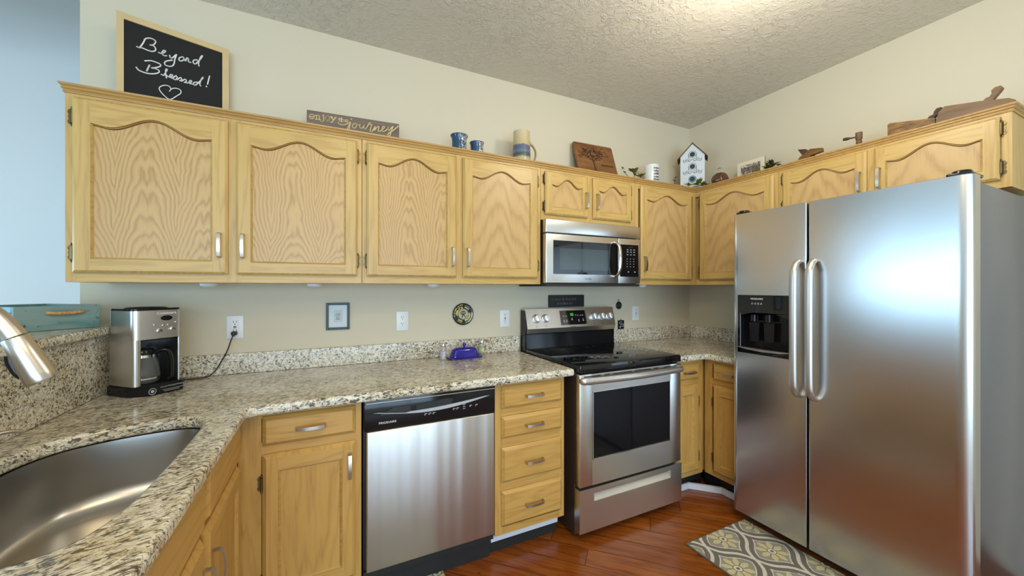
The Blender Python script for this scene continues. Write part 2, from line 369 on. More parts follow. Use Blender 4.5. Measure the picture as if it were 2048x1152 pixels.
    def poly(s, verts, faces):
        t = bmesh.new(); vs = [t.verts.new(v) for v in verts]
        for f in faces: t.faces.new([vs[i] for i in f])
        bmesh.ops.recalc_face_normals(t, faces=t.faces); return s._add(t)
    def mesh(s, me): s.bm.from_mesh(me); return s
def catmull(P, k=5):
    if len(P) < 3: return P
    out = []
    for i in range(len(P)-1):
        a = P[max(i-1, 0)]; b = P[i]; c = P[i+1]; d = P[min(i+2, len(P)-1)]
        for j in range(k):
            t = j/k; out.append(0.5*((2*b)+(c-a)*t+(2*a-5*b+4*c-d)*t*t+(3*b-a-3*c+d)*t**3))
    out.append(P[-1]); return out
LOC = {}
def obj(name, mb, mats, parent=None, smooth=30, label=None):
    """mb vertices are in the root's local frame; the object origin goes to the middle of its box"""
    bm = mb.bm
    xs = [v.co for v in bm.verts]
    lo = Vector([min(c[i] for c in xs) for i in range(3)]); hi = Vector([max(c[i] for c in xs) for i in range(3)]); c = (lo+hi)/2
    for v in bm.verts: v.co -= c
    me = bpy.data.meshes.new(name); bm.to_mesh(me); bm.free()
    if not isinstance(mats, (list, tuple)): mats = [mats]
    for m in mats: me.materials.append(M[m] if isinstance(m, str) else m)
    if smooth:
        for p in me.polygons: p.use_smooth = True
        me.set_sharp_from_angle(angle=math.radians(smooth))
    o = bpy.data.objects.new(name, me); COL.objects.link(o)
    if parent is not None:
        o.parent = parent; o.location = c-LOC.get(parent.name, Vector((0, 0, 0)))
    else: o.location = c
    LOC[o.name] = c
    if label: o['label'] = label
    return o
def thing(name, label, cat, loc=(0, 0, 0), rz=0.0, rx=0.0, group=None, ry=0.0):
    o = bpy.data.objects.new(name, None); COL.objects.link(o); o.empty_display_size = 0.05
    o.location = loc; o.rotation_euler = (rx, ry, rz); o['label'] = label; o['category'] = cat
    if group: o['group'] = group
    LOC[o.name] = Vector((0, 0, 0)); return o
def tag(o, label, cat, group=None):
    o['label'] = label; o['category'] = cat
    if group: o['group'] = group
    return o
def struct(name, mb, mats, smooth=0):
    o = obj(name, mb, mats, None, smooth); o['kind'] = 'structure'; return o
def ribbons(strokes, y, w, depth=0.0012, k=4, wfun=None):
    """pen strokes [(x,z)...] laid on the plane y, as thin raised ribbons facing -y"""
    mb = MB()
    for st in strokes:
        P = catmull([Vector((a, 0, b)) for a, b in st], k) if len(st) > 2 else [Vector((a, 0, b)) for a, b in st]
        for i in range(len(P)-1):
            d = P[i+1]-P[i]
            if d.length < 1e-6: continue
            d.normalize(); n = Vector((-d.z, 0, d.x)); h = w/2; e = d*h*0.5
            a, b, c, f = P[i]+n*h-e, P[i+1]+n*h+e, P[i+1]-n*h+e, P[i]-n*h-e
            q = [Vector((p.x, y-depth, p.z)) for p in (a, b, c, f)]; r = [Vector((p.x, y, p.z)) for p in (a, b, c, f)]
            mb.poly(q+r, [(0, 1, 2, 3), (0, 1, 5, 4), (1, 2, 6, 5), (2, 3, 7, 6), (3, 0, 4, 7)])
    return mb
def text_mb(txt, size, mat4, extrude=0.0004, align='CENTER', sx=1.0):
    cu = bpy.data.curves.new('lettering', 'FONT'); cu.body = txt; cu.size = size; cu.extrude = extrude; cu.align_x = align; cu.align_y = 'CENTER'; cu.resolution_u = 3
    o = bpy.data.objects.new('lettering', cu); COL.objects.link(o)
    me = bpy.data.meshes.new_from_object(o.evaluated_get(bpy.context.evaluated_depsgraph_get()))
    bpy.data.objects.remove(o); bpy.data.curves.remove(cu)
    me.transform(mat4 @ Matrix.Diagonal((sx, 1, 1, 1))); mb = MB(); mb.mesh(me); bpy.data.meshes.remove(me); return mb
FRONT = Matrix.Rotation(PI/2, 4, 'X')   # text lying in xy -> standing in xz, facing -y
def slab(outer, holes, z0, z1, bev=0.008):
    cu = bpy.data.curves.new('slab', 'CURVE'); cu.dimensions = '2D'; cu.fill_mode = 'BOTH'; cu.extrude = (z1-z0)/2-bev; cu.bevel_depth = bev; cu.bevel_resolution = 3; cu.offset = -bev
    for ring in [outer]+holes:
        sp = cu.splines.new('POLY'); sp.points.add(len(ring)-1); sp.use_cyclic_u = True
        for p, (x, y) in zip(sp.points, ring): p.co = (x, y, 0, 1)
    o = bpy.data.objects.new('slab', cu); COL.objects.link(o)
    me = bpy.data.meshes.new_from_object(o.evaluated_get(bpy.context.evaluated_depsgraph_get()))
    bpy.data.objects.remove(o); bpy.data.curves.remove(cu)
    me.transform(Matrix.Translation((0, 0, (z0+z1)/2))); mb = MB(); mb.mesh(me); bpy.data.meshes.remove(me)
    for f in mb.bm.faces: f.material_index = 0
    return mb
def painted(nx, ny, x0, x1, y0, y1, fn, P, mask=None):
    """grid sheet whose faces carry the colours of a printed or woven pattern; P maps (u,v) to a point"""
    vs = [P(x0+(x1-x0)*i/nx, y0+(y1-y0)*j/ny) for j in range(ny+1) for i in range(nx+1)]
    fs = []; cols = []
    for j in range(ny):
        for i in range(nx):
            u = x0+(x1-x0)*(i+0.5)/nx; v = y0+(y1-y0)*(j+0.5)/ny
            if mask and not mask(u, v): continue
            a = j*(nx+1)+i; fs.append((a, a+1, a+nx+2, a+nx+1)); cols.append(fn(u, v))
    return vs, fs, cols
def painted_obj(name, data, mat, parent):
    vs, fs, cols = data
    xs = [Vector(v) for v in vs]; lo = Vector([min(c[i] for c in xs) for i in range(3)]); hi = Vector([max(c[i] for c in xs) for i in range(3)]); c = (lo+hi)/2
    me = bpy.data.meshes.new(name); me.from_pydata([x-c for x in xs], [], fs)
    at = me.color_attributes.new('pattern', 'FLOAT_COLOR', 'CORNER'); k = 0
    for p, col in zip(me.polygons, cols):
        for _ in p.loop_indices: at.data[k].color = col+(1.0,); k += 1
    me.materials.append(M[mat]); o = bpy.data.objects.new(name, me); COL.objects.link(o)
    if parent is not None: o.parent = parent; o.location = c-LOC.get(parent.name, Vector((0, 0, 0)))
    else: o.location = c
    LOC[o.name] = c; return o

# pen strokes traced on their boards: (x along the board, height)
CHALK=[[(0.087, 2.4284), (0.0789, 2.4039), (0.0695, 2.3828)], [(0.0851, 2.4267), (0.0938, 2.436), (0.1076, 2.4408), (0.1187, 2.4371), (0.1201, 2.4289), (0.1131, 2.4155), (0.1021, 2.4098)], [(0.1021, 2.4098), (0.1131, 2.4117), (0.1201, 2.4033), (0.1187, 2.3923), (0.1076, 2.3844), (0.0938, 2.3841), (0.0776, 2.3864), (0.0668, 2.3839), (0.061, 2.385)], [(0.1299, 2.3895), (0.1383, 2.3886), (0.1497, 2.3982), (0.1526, 2.406), (0.1469, 2.4054), (0.1412, 2.3944), (0.1434, 2.3858), (0.1497, 2.3834), (0.1569, 2.3865)], [(0.167, 2.3928), (0.1684, 2.3836), (0.1757, 2.3848), (0.1875, 2.4035)], [(0.1898, 2.4053), (0.1839, 2.3804), (0.1816, 2.3617), (0.1757, 2.3483), (0.1641, 2.342), (0.1526, 2.3427), (0.1497, 2.3516), (0.1569, 2.3624), (0.1757, 2.3742)], [(0.2083, 2.4025), (0.1993, 2.394), (0.1993, 2.3829), (0.2083, 2.3847), (0.2158, 2.3958), (0.2128, 2.4037), (0.2083, 2.4025)], [(0.2158, 2.3978), (0.221, 2.39), (0.2258, 2.4052), (0.231, 2.4022), (0.2319, 2.3905), (0.2402, 2.3908)], [(0.2629, 2.4116), (0.251, 2.4058), (0.2479, 2.3932), (0.2557, 2.3903), (0.2651, 2.4044), (0.2777, 2.428), (0.2815, 2.4398), (0.2745, 2.4287), (0.2673, 2.3992), (0.2691, 2.3857)], [(0.0594, 2.2954), (0.0668, 2.2861), (0.083, 2.2824), (0.1021, 2.2839), (0.1214, 2.2923), (0.1315, 2.3025), (0.1299, 2.3114), (0.1187, 2.3134), (0.1076, 2.3112)], [(0.1076, 2.312), (0.1214, 2.3188), (0.1355, 2.3303), (0.1349, 2.3393), (0.1214, 2.3426), (0.1048, 2.3421), (0.0862, 2.3336)], [(0.1015, 2.3217), (0.0925, 2.2915)], [(0.1007, 2.3214), (0.0919, 2.2917)], [(0.1383, 2.2955), (0.1469, 2.295), (0.1549, 2.3137), (0.1583, 2.3248), (0.1546, 2.3241), (0.1531, 2.3072), (0.156, 2.2858)], [(0.156, 2.2986), (0.1641, 2.294), (0.1728, 2.2986), (0.1763, 2.3066), (0.1705, 2.307), (0.1664, 2.2949), (0.1757, 2.2926)], [(0.1757, 2.2919), (0.1881, 2.3084), (0.1919, 2.2997), (0.1869, 2.2906), (0.1801, 2.2904)], [(0.1919, 2.2918), (0.2038, 2.3063), (0.2074, 2.2977), (0.2008, 2.2905)], [(0.2068, 2.2908), (0.2197, 2.3045), (0.224, 2.2961), (0.2167, 2.2894), (0.2279, 2.2908)], [(0.2279, 2.2908), (0.2402, 2.2987), (0.2423, 2.3063), (0.2362, 2.304), (0.2341, 2.2919), (0.2442, 2.2921)], [(0.2635, 2.3083), (0.2516, 2.3018), (0.2485, 2.2925), (0.2572, 2.2926), (0.2723, 2.3157), (0.2824, 2.3331), (0.2831, 2.3382), (0.2761, 2.3233), (0.2717, 2.302), (0.2755, 2.2945)], [(0.3081, 2.3542), (0.3043, 2.3341), (0.3001, 2.3119)], [(0.2959, 2.3013), (0.2968, 2.2983)], [(0.1655, 2.2301), (0.1705, 2.2405), (0.167, 2.2502), (0.1554, 2.2529), (0.1412, 2.2453), (0.1327, 2.2336), (0.1349, 2.221), (0.1497, 2.2031), (0.1684, 2.1941), (0.1904, 2.2175), (0.2038, 2.2341), (0.2038, 2.248), (0.1904, 2.2518), (0.1757, 2.2456), (0.1664, 2.2312)]]
ENJOY=[[(0.0208, 2.2195), (0.042, 2.2226), (0.0408, 2.2309), (0.0308, 2.2345), (0.0219, 2.2272), (0.0208, 2.217), (0.0281, 2.2102), (0.0408, 2.2149)], [(0.0464, 2.2301), (0.0527, 2.2312), (0.052, 2.2122)], [(0.0469, 2.2114), (0.0572, 2.2123)], [(0.0527, 2.2269), (0.0599, 2.2332), (0.0655, 2.2301), (0.0655, 2.2125)], [(0.0621, 2.2119), (0.0712, 2.2124)], [(0.0791, 2.2332), (0.0852, 2.234), (0.0848, 2.2122), (0.0791, 2.2041), (0.0723, 2.2055)], [(0.0843, 2.2409), (0.0852, 2.2396)], [(0.1131, 2.2276), (0.1117, 2.2214), (0.108, 2.2164), (0.103, 2.2139), (0.098, 2.2147), (0.0943, 2.2184), (0.093, 2.2242), (0.0943, 2.2304), (0.098, 2.2353), (0.103, 2.2378), (0.108, 2.2371), (0.1117, 2.2333), (0.1131, 2.2276)], [(0.1163, 2.235), (0.1271, 2.2361)], [(0.1214, 2.2346), (0.1322, 2.2201)], [(0.1422, 2.2363), (0.1241, 2.209), (0.1168, 2.2078)], [(0.1364, 2.2356), (0.1457, 2.2361)], [(0.1601, 2.2368), (0.1596, 2.2231), (0.166, 2.2216)], [(0.155, 2.2308), (0.166, 2.2311)], [(0.1702, 2.2398), (0.1697, 2.2191)], [(0.1702, 2.2269), (0.1761, 2.2313), (0.1808, 2.2287), (0.1808, 2.2204)], [(0.1674, 2.2187), (0.1725, 2.2191)], [(0.1878, 2.2268), (0.1997, 2.228), (0.1973, 2.2335), (0.1902, 2.2328), (0.1871, 2.2259), (0.1914, 2.2209), (0.1997, 2.2233)]]
JOURNEY=[[(0.1557, 2.2142), (0.1573, 2.2068), (0.1702, 2.2025), (0.1867, 2.2059), (0.2009, 2.2152), (0.214, 2.2252)], [(0.2128, 2.2242), (0.2068, 2.2071), (0.1997, 2.1879), (0.1938, 2.1805)], [(0.1949, 2.1807), (0.2056, 2.1831), (0.2092, 2.1972), (0.214, 2.2239)], [(0.2163, 2.2419), (0.2199, 2.2396)], [(0.2319, 2.219), (0.2235, 2.2099), (0.2247, 2.1971), (0.2343, 2.196), (0.2427, 2.2078), (0.2403, 2.2204), (0.2319, 2.219)], [(0.2403, 2.2152), (0.2536, 2.2142), (0.2609, 2.2185)], [(0.2609, 2.2185), (0.2592, 2.2052), (0.2658, 2.1989), (0.2755, 2.2078), (0.2809, 2.2186), (0.2792, 2.2052), (0.2841, 2.1986), (0.2926, 2.2053)], [(0.2926, 2.2053), (0.3025, 2.2253), (0.3116, 2.2379), (0.3094, 2.2264), (0.3203, 2.2261), (0.3136, 2.2086), (0.3131, 2.19), (0.3223, 2.1909)], [(0.3223, 2.1915), (0.3372, 2.2216), (0.333, 2.1984), (0.3447, 2.2162), (0.3553, 2.2224), (0.3523, 2.1988), (0.3623, 2.1985)], [(0.3623, 2.1985), (0.3775, 2.2134), (0.3856, 2.2254), (0.3775, 2.2268), (0.3712, 2.2124), (0.3749, 2.1997), (0.3876, 2.2043), (0.4004, 2.217)], [(0.4004, 2.217), (0.406, 2.23), (0.4029, 2.2148), (0.4106, 2.2114), (0.4235, 2.2315)], [(0.4299, 2.2366), (0.4209, 2.2095), (0.4132, 2.1841), (0.4029, 2.1804), (0.4068, 2.1939), (0.4338, 2.2169), (0.4585, 2.2425)]]
# ------------------------------------------------------------------ the room shell
H = 2.743
struct('floor', MB().box(-7.1, 0.12, -6.6, 1.42, -0.08, 0.0), 'floor')
struct('floor_bounce_sheet', MB().box(-7.0, 0.0, -6.5, -3.3, 0.0, 0.012), plain('beige_bounce', srgb(186, 176, 160), 0.95, vary=0.1, scale=200))  # added pale sheet, out of view, so the steel fronts reflect neutral tones
struct('ceiling', MB().box(-7.1, 0.12, -6.6, 0.12, H, H+0.1), 'ceiling')
struct('ceiling_dining', MB().box(-7.1, -3.728, 0.12, 1.42, 3.45, 3.55).box(-7.1, -3.728, 0.02, 0.12, H+0.1, 3.45), 'ceiling')
struct('wall_back', MB().box(-3.848, 0.12, 0.0, 0.12, 0, H), 'paint')
struct('wall_right', MB().box(0.0, 0.12, -6.6, -0.0, 0, H), 'paint')
struct('wall_dining', MB().box(-7.1, -3.728, 1.30, 1.42, 0, 3.45), 'paint_dining')
struct('wall_dining_side', MB().box(-3.848, -3.728, 0.12, 1.30, 0, 3.45), 'paint_dining')
def wall_with_hole(name, axis, pos, th, a0, a1, z1, h0, h1, hz0, hz1, mat):
    mb = MB()
    for (p, q, r, s) in ((a0, h0, 0, z1), (h1, a1, 0, z1), (h0, h1, 0, hz0), (h0, h1, hz1, z1)):
        if s-r < 1e-3: continue
        if axis == 'x': mb.box(pos-th, pos, p, q, r, s)
        else: mb.box(p, q, pos-th, pos, r, s)
    return struct(name, mb, mat)
wall_with_hole('wall_left', 'x', -7.0, 0.1, -6.6, 1.42, 3.45, -2.35, 1.25, 0.68, 1.88, 'paint_dining')
wall_with_hole('wall_rear', 'y', -6.5, 0.1, -7.1, 0.12, H, -6.1, -1.1, 0.05, 2.25, 'paint')
def window(name, axis, pos, a0, a1, z0, z1, nmul):
    mb = MB()
    def b(p, q, r, s, d0=-0.05, d1=0.0):
        if axis == 'x': mb.box(pos+d0, pos+d1, p, q, r, s)
        else: mb.box(p, q, pos+d0, pos+d1, r, s)
    b(a0, a1, z0, z0+0.05); b(a0, a1, z1-0.05, z1); b(a0, a0+0.05, z0, z1); b(a1-0.05, a1, z0, z1)
    for k in range(1, nmul): m = a0+(a1-a0)*k/nmul; b(m-0.025, m+0.025, z0, z1)
    return struct(name, mb, 'white_plastic')
window('window_1', 'x', -6.92, -2.35, 1.25, 0.68, 1.88, 3)
window('window_2', 'y', -6.40, -6.1, -1.1, 0.05, 2.25, 4)

# half wall carrying the raised granite bar
struct('wall_bar', MB().box(-3.83, -3.702, -3.2, -0.001, 0, 1.155), 'paint')
lg = slab([(-4.06, -3.2), (-3.655, -3.2), (-3.655, -0.002), (-3.846, -0.002), (-3.852, 0.05), (-4.06, 0.05)], [], 1.156, 1.190, 0.008)
tag(obj('bar_ledge', lg, 'granite', None, 40), 'raised granite bar ledge running above the sink counter, carrying the teal crate', 'ledge')
tag(obj('bar_splash', MB().box(-3.701, -3.682, -3.2, -0.022, 0.915, 1.155, 0.002, 1), 'granite_splash'), 'tall upright granite slab between the sink counter and the raised bar ledge', 'backsplash')

# ------------------------------------------------------------------ hardware
def handle(parent, x, z, y, length=0.10, vertical=True):
    """strap pull: two posts and a slightly bowed flat bar, standing off the plane y towards -y"""
    mb = MB(); h = length/2; s = 0.026
    pts = [(-h, -0.001), (-h+0.002, -s*0.85), (-h*0.55, -s*1.08), (0, -s*1.15), (h*0.55, -s*1.08), (h-0.002, -s*0.85), (h, -0.001)]
    pts = [(-h, -0.001), (-h, -s*0.7)]+[(h*t, -s*(1.18-0.28*t*t)) for t in (-0.94, -0.6, -0.3, 0, 0.3, 0.6, 0.94)]+[(h, -s*0.7), (h, -0.001)]
    P = [(x, y+b, z+a) if vertical else (x+a, y+b, z) for a, b in pts]
    w = 0.0062; th = 0.0024; t = bmesh.new(); rings = []
    for i, p in enumerate(P):
        p = Vector(p); d = (Vector(P[min(i+1, len(P)-1)])-Vector(P[max(i-1, 0)])).normalized()
        wv = Vector((1, 0, 0)) if vertical else Vector((0, 0, 1)); nv = d.cross(wv).normalized()
        rings.append([t.verts.new(p+wv*a*w+nv*b*th) for a, b in ((-1, -1), (1, -1), (1, 1), (-1, 1))])
    for a, b in zip(rings, rings[1:]):
        for k in range(4): t.faces.new((a[k], a[(k+1) % 4], b[(k+1) % 4], b[k]))
    t.faces.new(rings[0]); t.faces.new(rings[-1][::-1]); bmesh.ops.recalc_face_normals(t, faces=t.faces)
    mb._add(t); return obj('handle', mb, 'nickel', parent, 40)
def hinge(parent, x, z, y, side):
    """exposed wrap hinge: leaf plate on the frame beside a knuckle with finials"""
    mb = MB(); s = side
    mb.prism([(x+s*0.001, z-0.026), (x+s*0.013, z-0.028), (x+s*0.017, z-0.018), (x+s*0.013, z-0.008), (x+s*0.016, z), (x+s*0.013, z+0.008), (x+s*0.017, z+0.018), (x+s*0.013, z+0.028), (x+s*0.001, z+0.026)], 'y', y, y-0.002)
    mb.cyl((x+s*0.002, y-0.008, z-0.024), (x+s*0.002, y-0.008, z+0.024), 0.0048, seg=12)
    for k in (-1, 1):
        mb.lathe([(0.0, 0.0), (0.0042, 0.002), (0.005, 0.005), (0.0025, 0.008), (0.0035, 0.011), (0.0, 0.014)], (x+s*0.002, y-0.008, z+k*0.024), 10, False, (0, 0, k))
    for dz in (-0.014, 0.014): mb.lathe([(0.0032, 0), (0.0026, 0.0012), (0, 0.0016)], (x+s*0.011, y-0.002, z+dz), 10, True, (0, -1, 0))
    return obj('hinge', mb, 'brass', parent, 40)

# ------------------------------------------------------------------ cabinet doors and drawers (root frame: x width, -y front, z up)
def arch(s):
    s = abs(s)
    return -0.16+1.16*(0.5+0.5*math.cos(PI*s/0.74)) if s < 0.74 else -0.16*(0.5+0.5*math.cos(PI*(s-0.74)/0.26))
def door(root, x0, x1, z0, z1, yb, H=0.0, panel='oak_cath', hinge_side=None, hz=None, hd=None, rail=0.052, trail=0.060, mold=0.0075, base=False):
    t = 0.019; yf = yb-t; c = 0.014 if base else 0.009; n = 26; cd = 0.013 if base else 0.008
    ix0, ix1, iz0, iz1 = x0+rail, x1-rail, z0+rail, z1-trail-H
    def opening(ins):
        a0, a1 = ix0+ins, ix1-ins; pts = []
        for i in range(n+1):
            s = -1+2*i/n; pts.append((a0+(a1-a0)*i/n, iz1-ins+(H*arch(s) if H else 0)))
        return a0, a1, iz0+ins, pts
    mb = MB()
    # back and outer edge with eased front
    V = [(x0, yb, z0), (x1, yb, z0), (x1, yb, z1), (x0, yb, z1), (x0, yf+cd, z0), (x1, yf+cd, z0), (x1, yf+cd, z1), (x0, yf+cd, z1),
         (x0+c, yf, z0+c), (x1-c, yf, z0+c), (x1-c, yf, z1-c), (x0+c, yf, z1-c)]
    F = [(0, 1, 2, 3)]+[(i, (i+1) % 4, 4+(i+1) % 4, 4+i) for i in range(4)]+[(4+i, 4+(i+1) % 4, 8+(i+1) % 4, 8+i) for i in range(4)]
    mb.poly(V, F)
    a0, a1, b0, top = opening(0.0)
    def q(*p): t_ = bmesh.new(); t_.faces.new([t_.verts.new((u, yf, w)) for u, w in p]); mb._add(t_)
    mb.mi = 0
    q((x0+c, z0+c), (a0, z0+c), (a0, z1-c), (x0+c, z1-c)); q((a1, z0+c), (x1-c, z0+c), (x1-c, z1-c), (a1, z1-c))
    mb.mi = 1
    q((a0, z0+c), (a1, z0+c), (a1, b0), (a0, b0))
    for (u, w), (u2, w2) in zip(top, top[1:]): q((u, w), (u2, w2), (u2, z1-c), (u, z1-c))
    # sticking: small bead then a slope down to the panel
    steps = [(0.0, 0.0), (0.0022, 0.0035), (0.0045, 0.0022), (mold, 0.0085)]
    loops = []
    for ins, dep in steps:
        p0, p1, q0, tp = opening(ins); loops.append([Vector((u, yf+dep, w)) for u, w in ([(p0, q0), (p1, q0)]+tp[::-1])])
    t_ = bmesh.new(); L = [[t_.verts.new(p) for p in lp] for lp in loops]
    for A, B in zip(L, L[1:]):
        m = len(A)
        for i in range(m): t_.faces.new((A[i], A[(i+1) % m], B[(i+1) % m], B[i]))
    bmesh.ops.remove_doubles(t_, verts=t_.verts, dist=1e-6); bmesh.ops.recalc_face_normals(t_, faces=t_.faces)
    grooves = set()
    if H:
        t_.faces.ensure_lookup_table(); m = len(loops[0])
        for k_ in range(3):
            for i in range(2, m-1): grooves.add(k_*m+i)
    for f in t_.faces: f.material_index = 3 if (f.index in grooves and f.index//len(loops[0]) != 1) else 2
    me_ = bpy.data.meshes.new('tmp'); t_.to_mesh(me_); t_.free(); mb.bm.from_mesh(me_); bpy.data.meshes.remove(me_)
    d = obj('door', mb, ['oak_v'+B_, 'oak_h'+B_, 'oak_edge'+B_, 'oak_groove'], root, 30)
    p0, p1, q0, tp = opening(mold-0.001); yp = yf+0.0085
    pm = MB(); pm.mi = 0; t_ = bmesh.new()
    lo = [(p0+(p1-p0)*i/n, q0) for i in range(n+1)]
    for i in range(n): t_.faces.new([t_.verts.new((u, yp, w)) for u, w in (lo[i], lo[i+1], tp[i+1], tp[i])])
    bmesh.ops.remove_doubles(t_, verts=t_.verts, dist=1e-6); pm._add(t_)
    obj('panel', pm, panel+B_ if panel in ('oak_v', 'oak_h') else panel, d, 0)
    if hinge_side:
        hx = x0 if hinge_side < 0 else x1
        for zz in hz: hinge(d, hx, zz, yb, hinge_side)
    if hd: handle(d, hd[0], hd[1], yf)
    return d
def drawer(root, x0, x1, z0, z1, yb, hd=True):
    t = 0.019; yf = yb-t; c = 0.006
    mb = MB(); mb.poly([(x0, yb, z0), (x1, yb, z0), (x1, yb, z1), (x0, yb, z1), (x0, yf+0.014, z0), (x1, yf+0.014, z0), (x1, yf+0.014, z1), (x0, yf+0.014, z1),
                        (x0+0.014, yf, z0+0.014), (x1-0.014, yf, z0+0.014), (x1-0.014, yf, z1-0.014), (x0+0.014, yf, z1-0.014)],
                       [(0, 1, 2, 3)]+[(i, (i+1) % 4, 4+(i+1) % 4, 4+i) for i in range(4)]+[(4+i, 4+(i+1) % 4, 8+(i+1) % 4, 8+i) for i in range(4)]+[(8, 9, 10, 11)])
    d = obj('drawer' if hd else 'false_drawer_front', mb, 'oak_h'+B_, root, 30)
    if hd: handle(d, (x0+x1)/2, (z0+z1)/2, yf, 0.10, False)
    return d
def cabinet(name, label, cat, loc, rz, w, dep, z0, z1, stiles, rails, x0=0.0, back=0.0, group=None, body='oak_side', bottom=True):
    """stiles: list of (xa, xb); rails: list of (za, zb[, xa, xb]); face frame is 19 mm thick in front of the carcass"""
    r = thing(name, label, cat, loc, rz, group=group)
    obj('body', MB().box(x0, w, -dep+0.019, back, z0, z1, 0.001, 1), body+B_, r, 0)
    mb = MB(); yf = -dep
    for a, b in stiles: mb.mi = 0; mb.box(a, b, yf, yf+0.0188, z0, z1, 0.0008, 1)
    for rr in rails:
        a, b = (rr[2], rr[3]) if len(rr) > 2 else (x0, w)
        mb.mi = 1; mb.box(a+0.001, b-0.001, yf+0.0004, yf+0.0185, rr[0], rr[1], 0.0006, 1)
    obj('face_frame', mb, ['oak_v'+B_, 'oak_h'+B_], r, 30); return r
UD = 0.312; ZB, ZT = 1.366, 2.076   # upper cabinets: depth, bottom, top of face frame; local z = world z - ZB
u0, u1 = 0.0, ZT-ZB+0.022
def upper(name, label, X0, X1, doors, zb=ZB, rz=0, mid=True, origin=None, back=0.0):
    w = X1-X0; h = ZT+0.022-zb
    st = [(0, 0.03), (w-0.03, w)]
    ds = sorted(doors, key=lambda d: d[0])
    if len(ds) == 2: m = (ds[0][1]+ds[1][0])/2-X0; st.append((m-0.03, m+0.03))
    r = cabinet(name, label, 'cabinet', origin or (X0, -0.001, zb), rz, w, UD-(0.001 if not origin else 0), 0, h, st, [(0, 0.04), (h-0.055, h)], back=back)
    for (a, b, za, zz, hs, Ha, pan, hx, hzz) in ds:
        a -= X0; b -= X0
        tall = zz-za > 0.5
        door(r, a, b, za-zb, zz-zb, -UD+(0.001 if not origin else 0)-0.0005, Ha, pan, hs, [za-zb+(0.075 if tall else 0.05), zz-zb-(0.075 if tall else 0.05)], (hx-X0, hzz-zb) if hx is not None else None,
             rail=0.052 if tall else 0.045, trail=0.048 if tall else 0.040)
    return r
upper('wall_cabinet', 'wide oak wall cabinet with two arched doors below the chalkboard', -3.757, -2.719,
      [(-3.733, -3.257, 1.402, 2.064, -1, 0.046, 'oak_cath', -3.283, 1.525), (-3.227, -2.740, 1.402, 2.064, 1, 0.046, 'oak_cath', -3.202, 1.525)])
upper('wall_cabinet', 'oak wall cabinet with two arched doors directly left of the microwave', -2.717, -1.699,
      [(-2.697, -2.236, 1.402, 2.064, -1, 0.046, 'oak_cath', -2.262, 1.512), (-2.199, -1.724, 1.402, 2.064, 1, 0.046, 'oak_plain', -2.175, 1.512)])
upper('wall_cabinet', 'short oak wall cabinet with two small arched doors above the microwave', -1.697, -0.937,
      [(-1.672, -1.349, 1.796, 2.064, -1, 0.040, 'oak_plain', -1.372, 1.905), (-1.308, -0.980, 1.796, 2.064, 1, 0.040, 'oak_plain', -1.285, 1.905)], zb=1.762)
upper('wall_cabinet', 'single-door oak wall cabinet right of the microwave, in the corner', -0.935, -0.315,
      [(-0.892, -0.378, 1.402, 2.064, 1, 0.046, 'oak_plain', -0.868, 1.512)])
# the run on the right wall: local x = oy - world y, local -y faces world -x
def upper_r(name, label, Y0, Y1, doors, zb=ZB):
    X = [( -a, -b, za, zz, hs, Ha, pan, (-hx if hx is not None else None), hzz) for (a, b, za, zz, hs, Ha, pan, hx, hzz) in doors]
    return upper(name, label, -Y0, -Y1, X, zb, -PI/2, origin=(-0.001, Y0, zb))
upper_r('wall_cabinet', 'single-door oak wall cabinet on the right wall, in the corner behind the fridge top', -0.002, -0.908,
        [(-0.353, -0.886, 1.402, 2.064, -1, 0.046, 'oak_plain', -0.862, 1.512)])
upper_r('wall_cabinet', 'short oak wall cabinet with two arched doors above the refrigerator', -0.910, -1.816,
        [(-0.938, -1.347, 1.80, 2.066, -1, 0.040, 'oak_plain', -1.322, 1.905), (-1.378, -1.786, 1.80, 2.066, 1, 0.040, 'oak_plain', -1.402, 1.905)], zb=1.766)
# crown mouldings along the cabinet tops
prof = [(0.0, 2.078), (-0.0035, 2.0785), (-0.005, 2.083), (-0.003, 2.0855), (-0.003, 2.089), (-0.0085, 2.093), (-0.0065, 2.0965), (-0.0065, 2.100), (-0.013, 2.105), (-0.014, 2.112), (0.0, 2.112)]
def crown(p0, p1, nrm, m0, m1):
    t = bmesh.new(); rings = []
    p0 = Vector(p0); p1 = Vector(p1); d = (p1-p0).normalized(); nn = Vector(nrm)
    for p, m in ((p0, m0), (p1, m1)): rings.append([t.verts.new(p+nn*(-a)+d*(m*(-a))+Vector((0, 0, z))) for a, z in prof])
    k = len(prof)
    for i in range(k): t.faces.new((rings[0][i], rings[0][(i+1) % k], rings[1][(i+1) % k], rings[1][i]))
    t.faces.new(rings[0]); t.faces.new(rings[1][::-1]); bmesh.ops.recalc_face_normals(t, faces=t.faces); mb = MB(); mb._add(t); return mb
a = crown((-3.7575, -UD-0.0005, 0), (-UD-0.0005, -UD-0.0005, 0), (0, -1, 0), -1, -1)
b = crown((-3.7575, -0.002, 0), (-3.7575, -UD-0.0005, 0), (-1, 0, 0), 0, 1)
a.bm.from_mesh((lambda m: (b.bm.to_mesh(m), m)[1])(bpy.data.meshes.new('x')))
tag(obj('crown_moulding', a, 'oak_crown', None, 20), 'long stepped oak moulding along the top of the back wall cabinets', 'moulding')
a = crown((-UD-0.0005, -UD-0.0008, 0), (-UD-0.0005, -1.8165, 0), (-1, 0, 0), 1, 1)
b = crown((-UD-0.0005, -1.8165, 0), (-0.002, -1.8165, 0), (0, -1, 0), -1, 0)
a.bm.from_mesh((lambda m: (b.bm.to_mesh(m), m)[1])(bpy.data.meshes.new('x')))
tag(obj('crown_moulding', a, 'oak_crown', None, 20), 'shorter oak moulding along the top of the cabinets on the refrigerator wall', 'moulding')

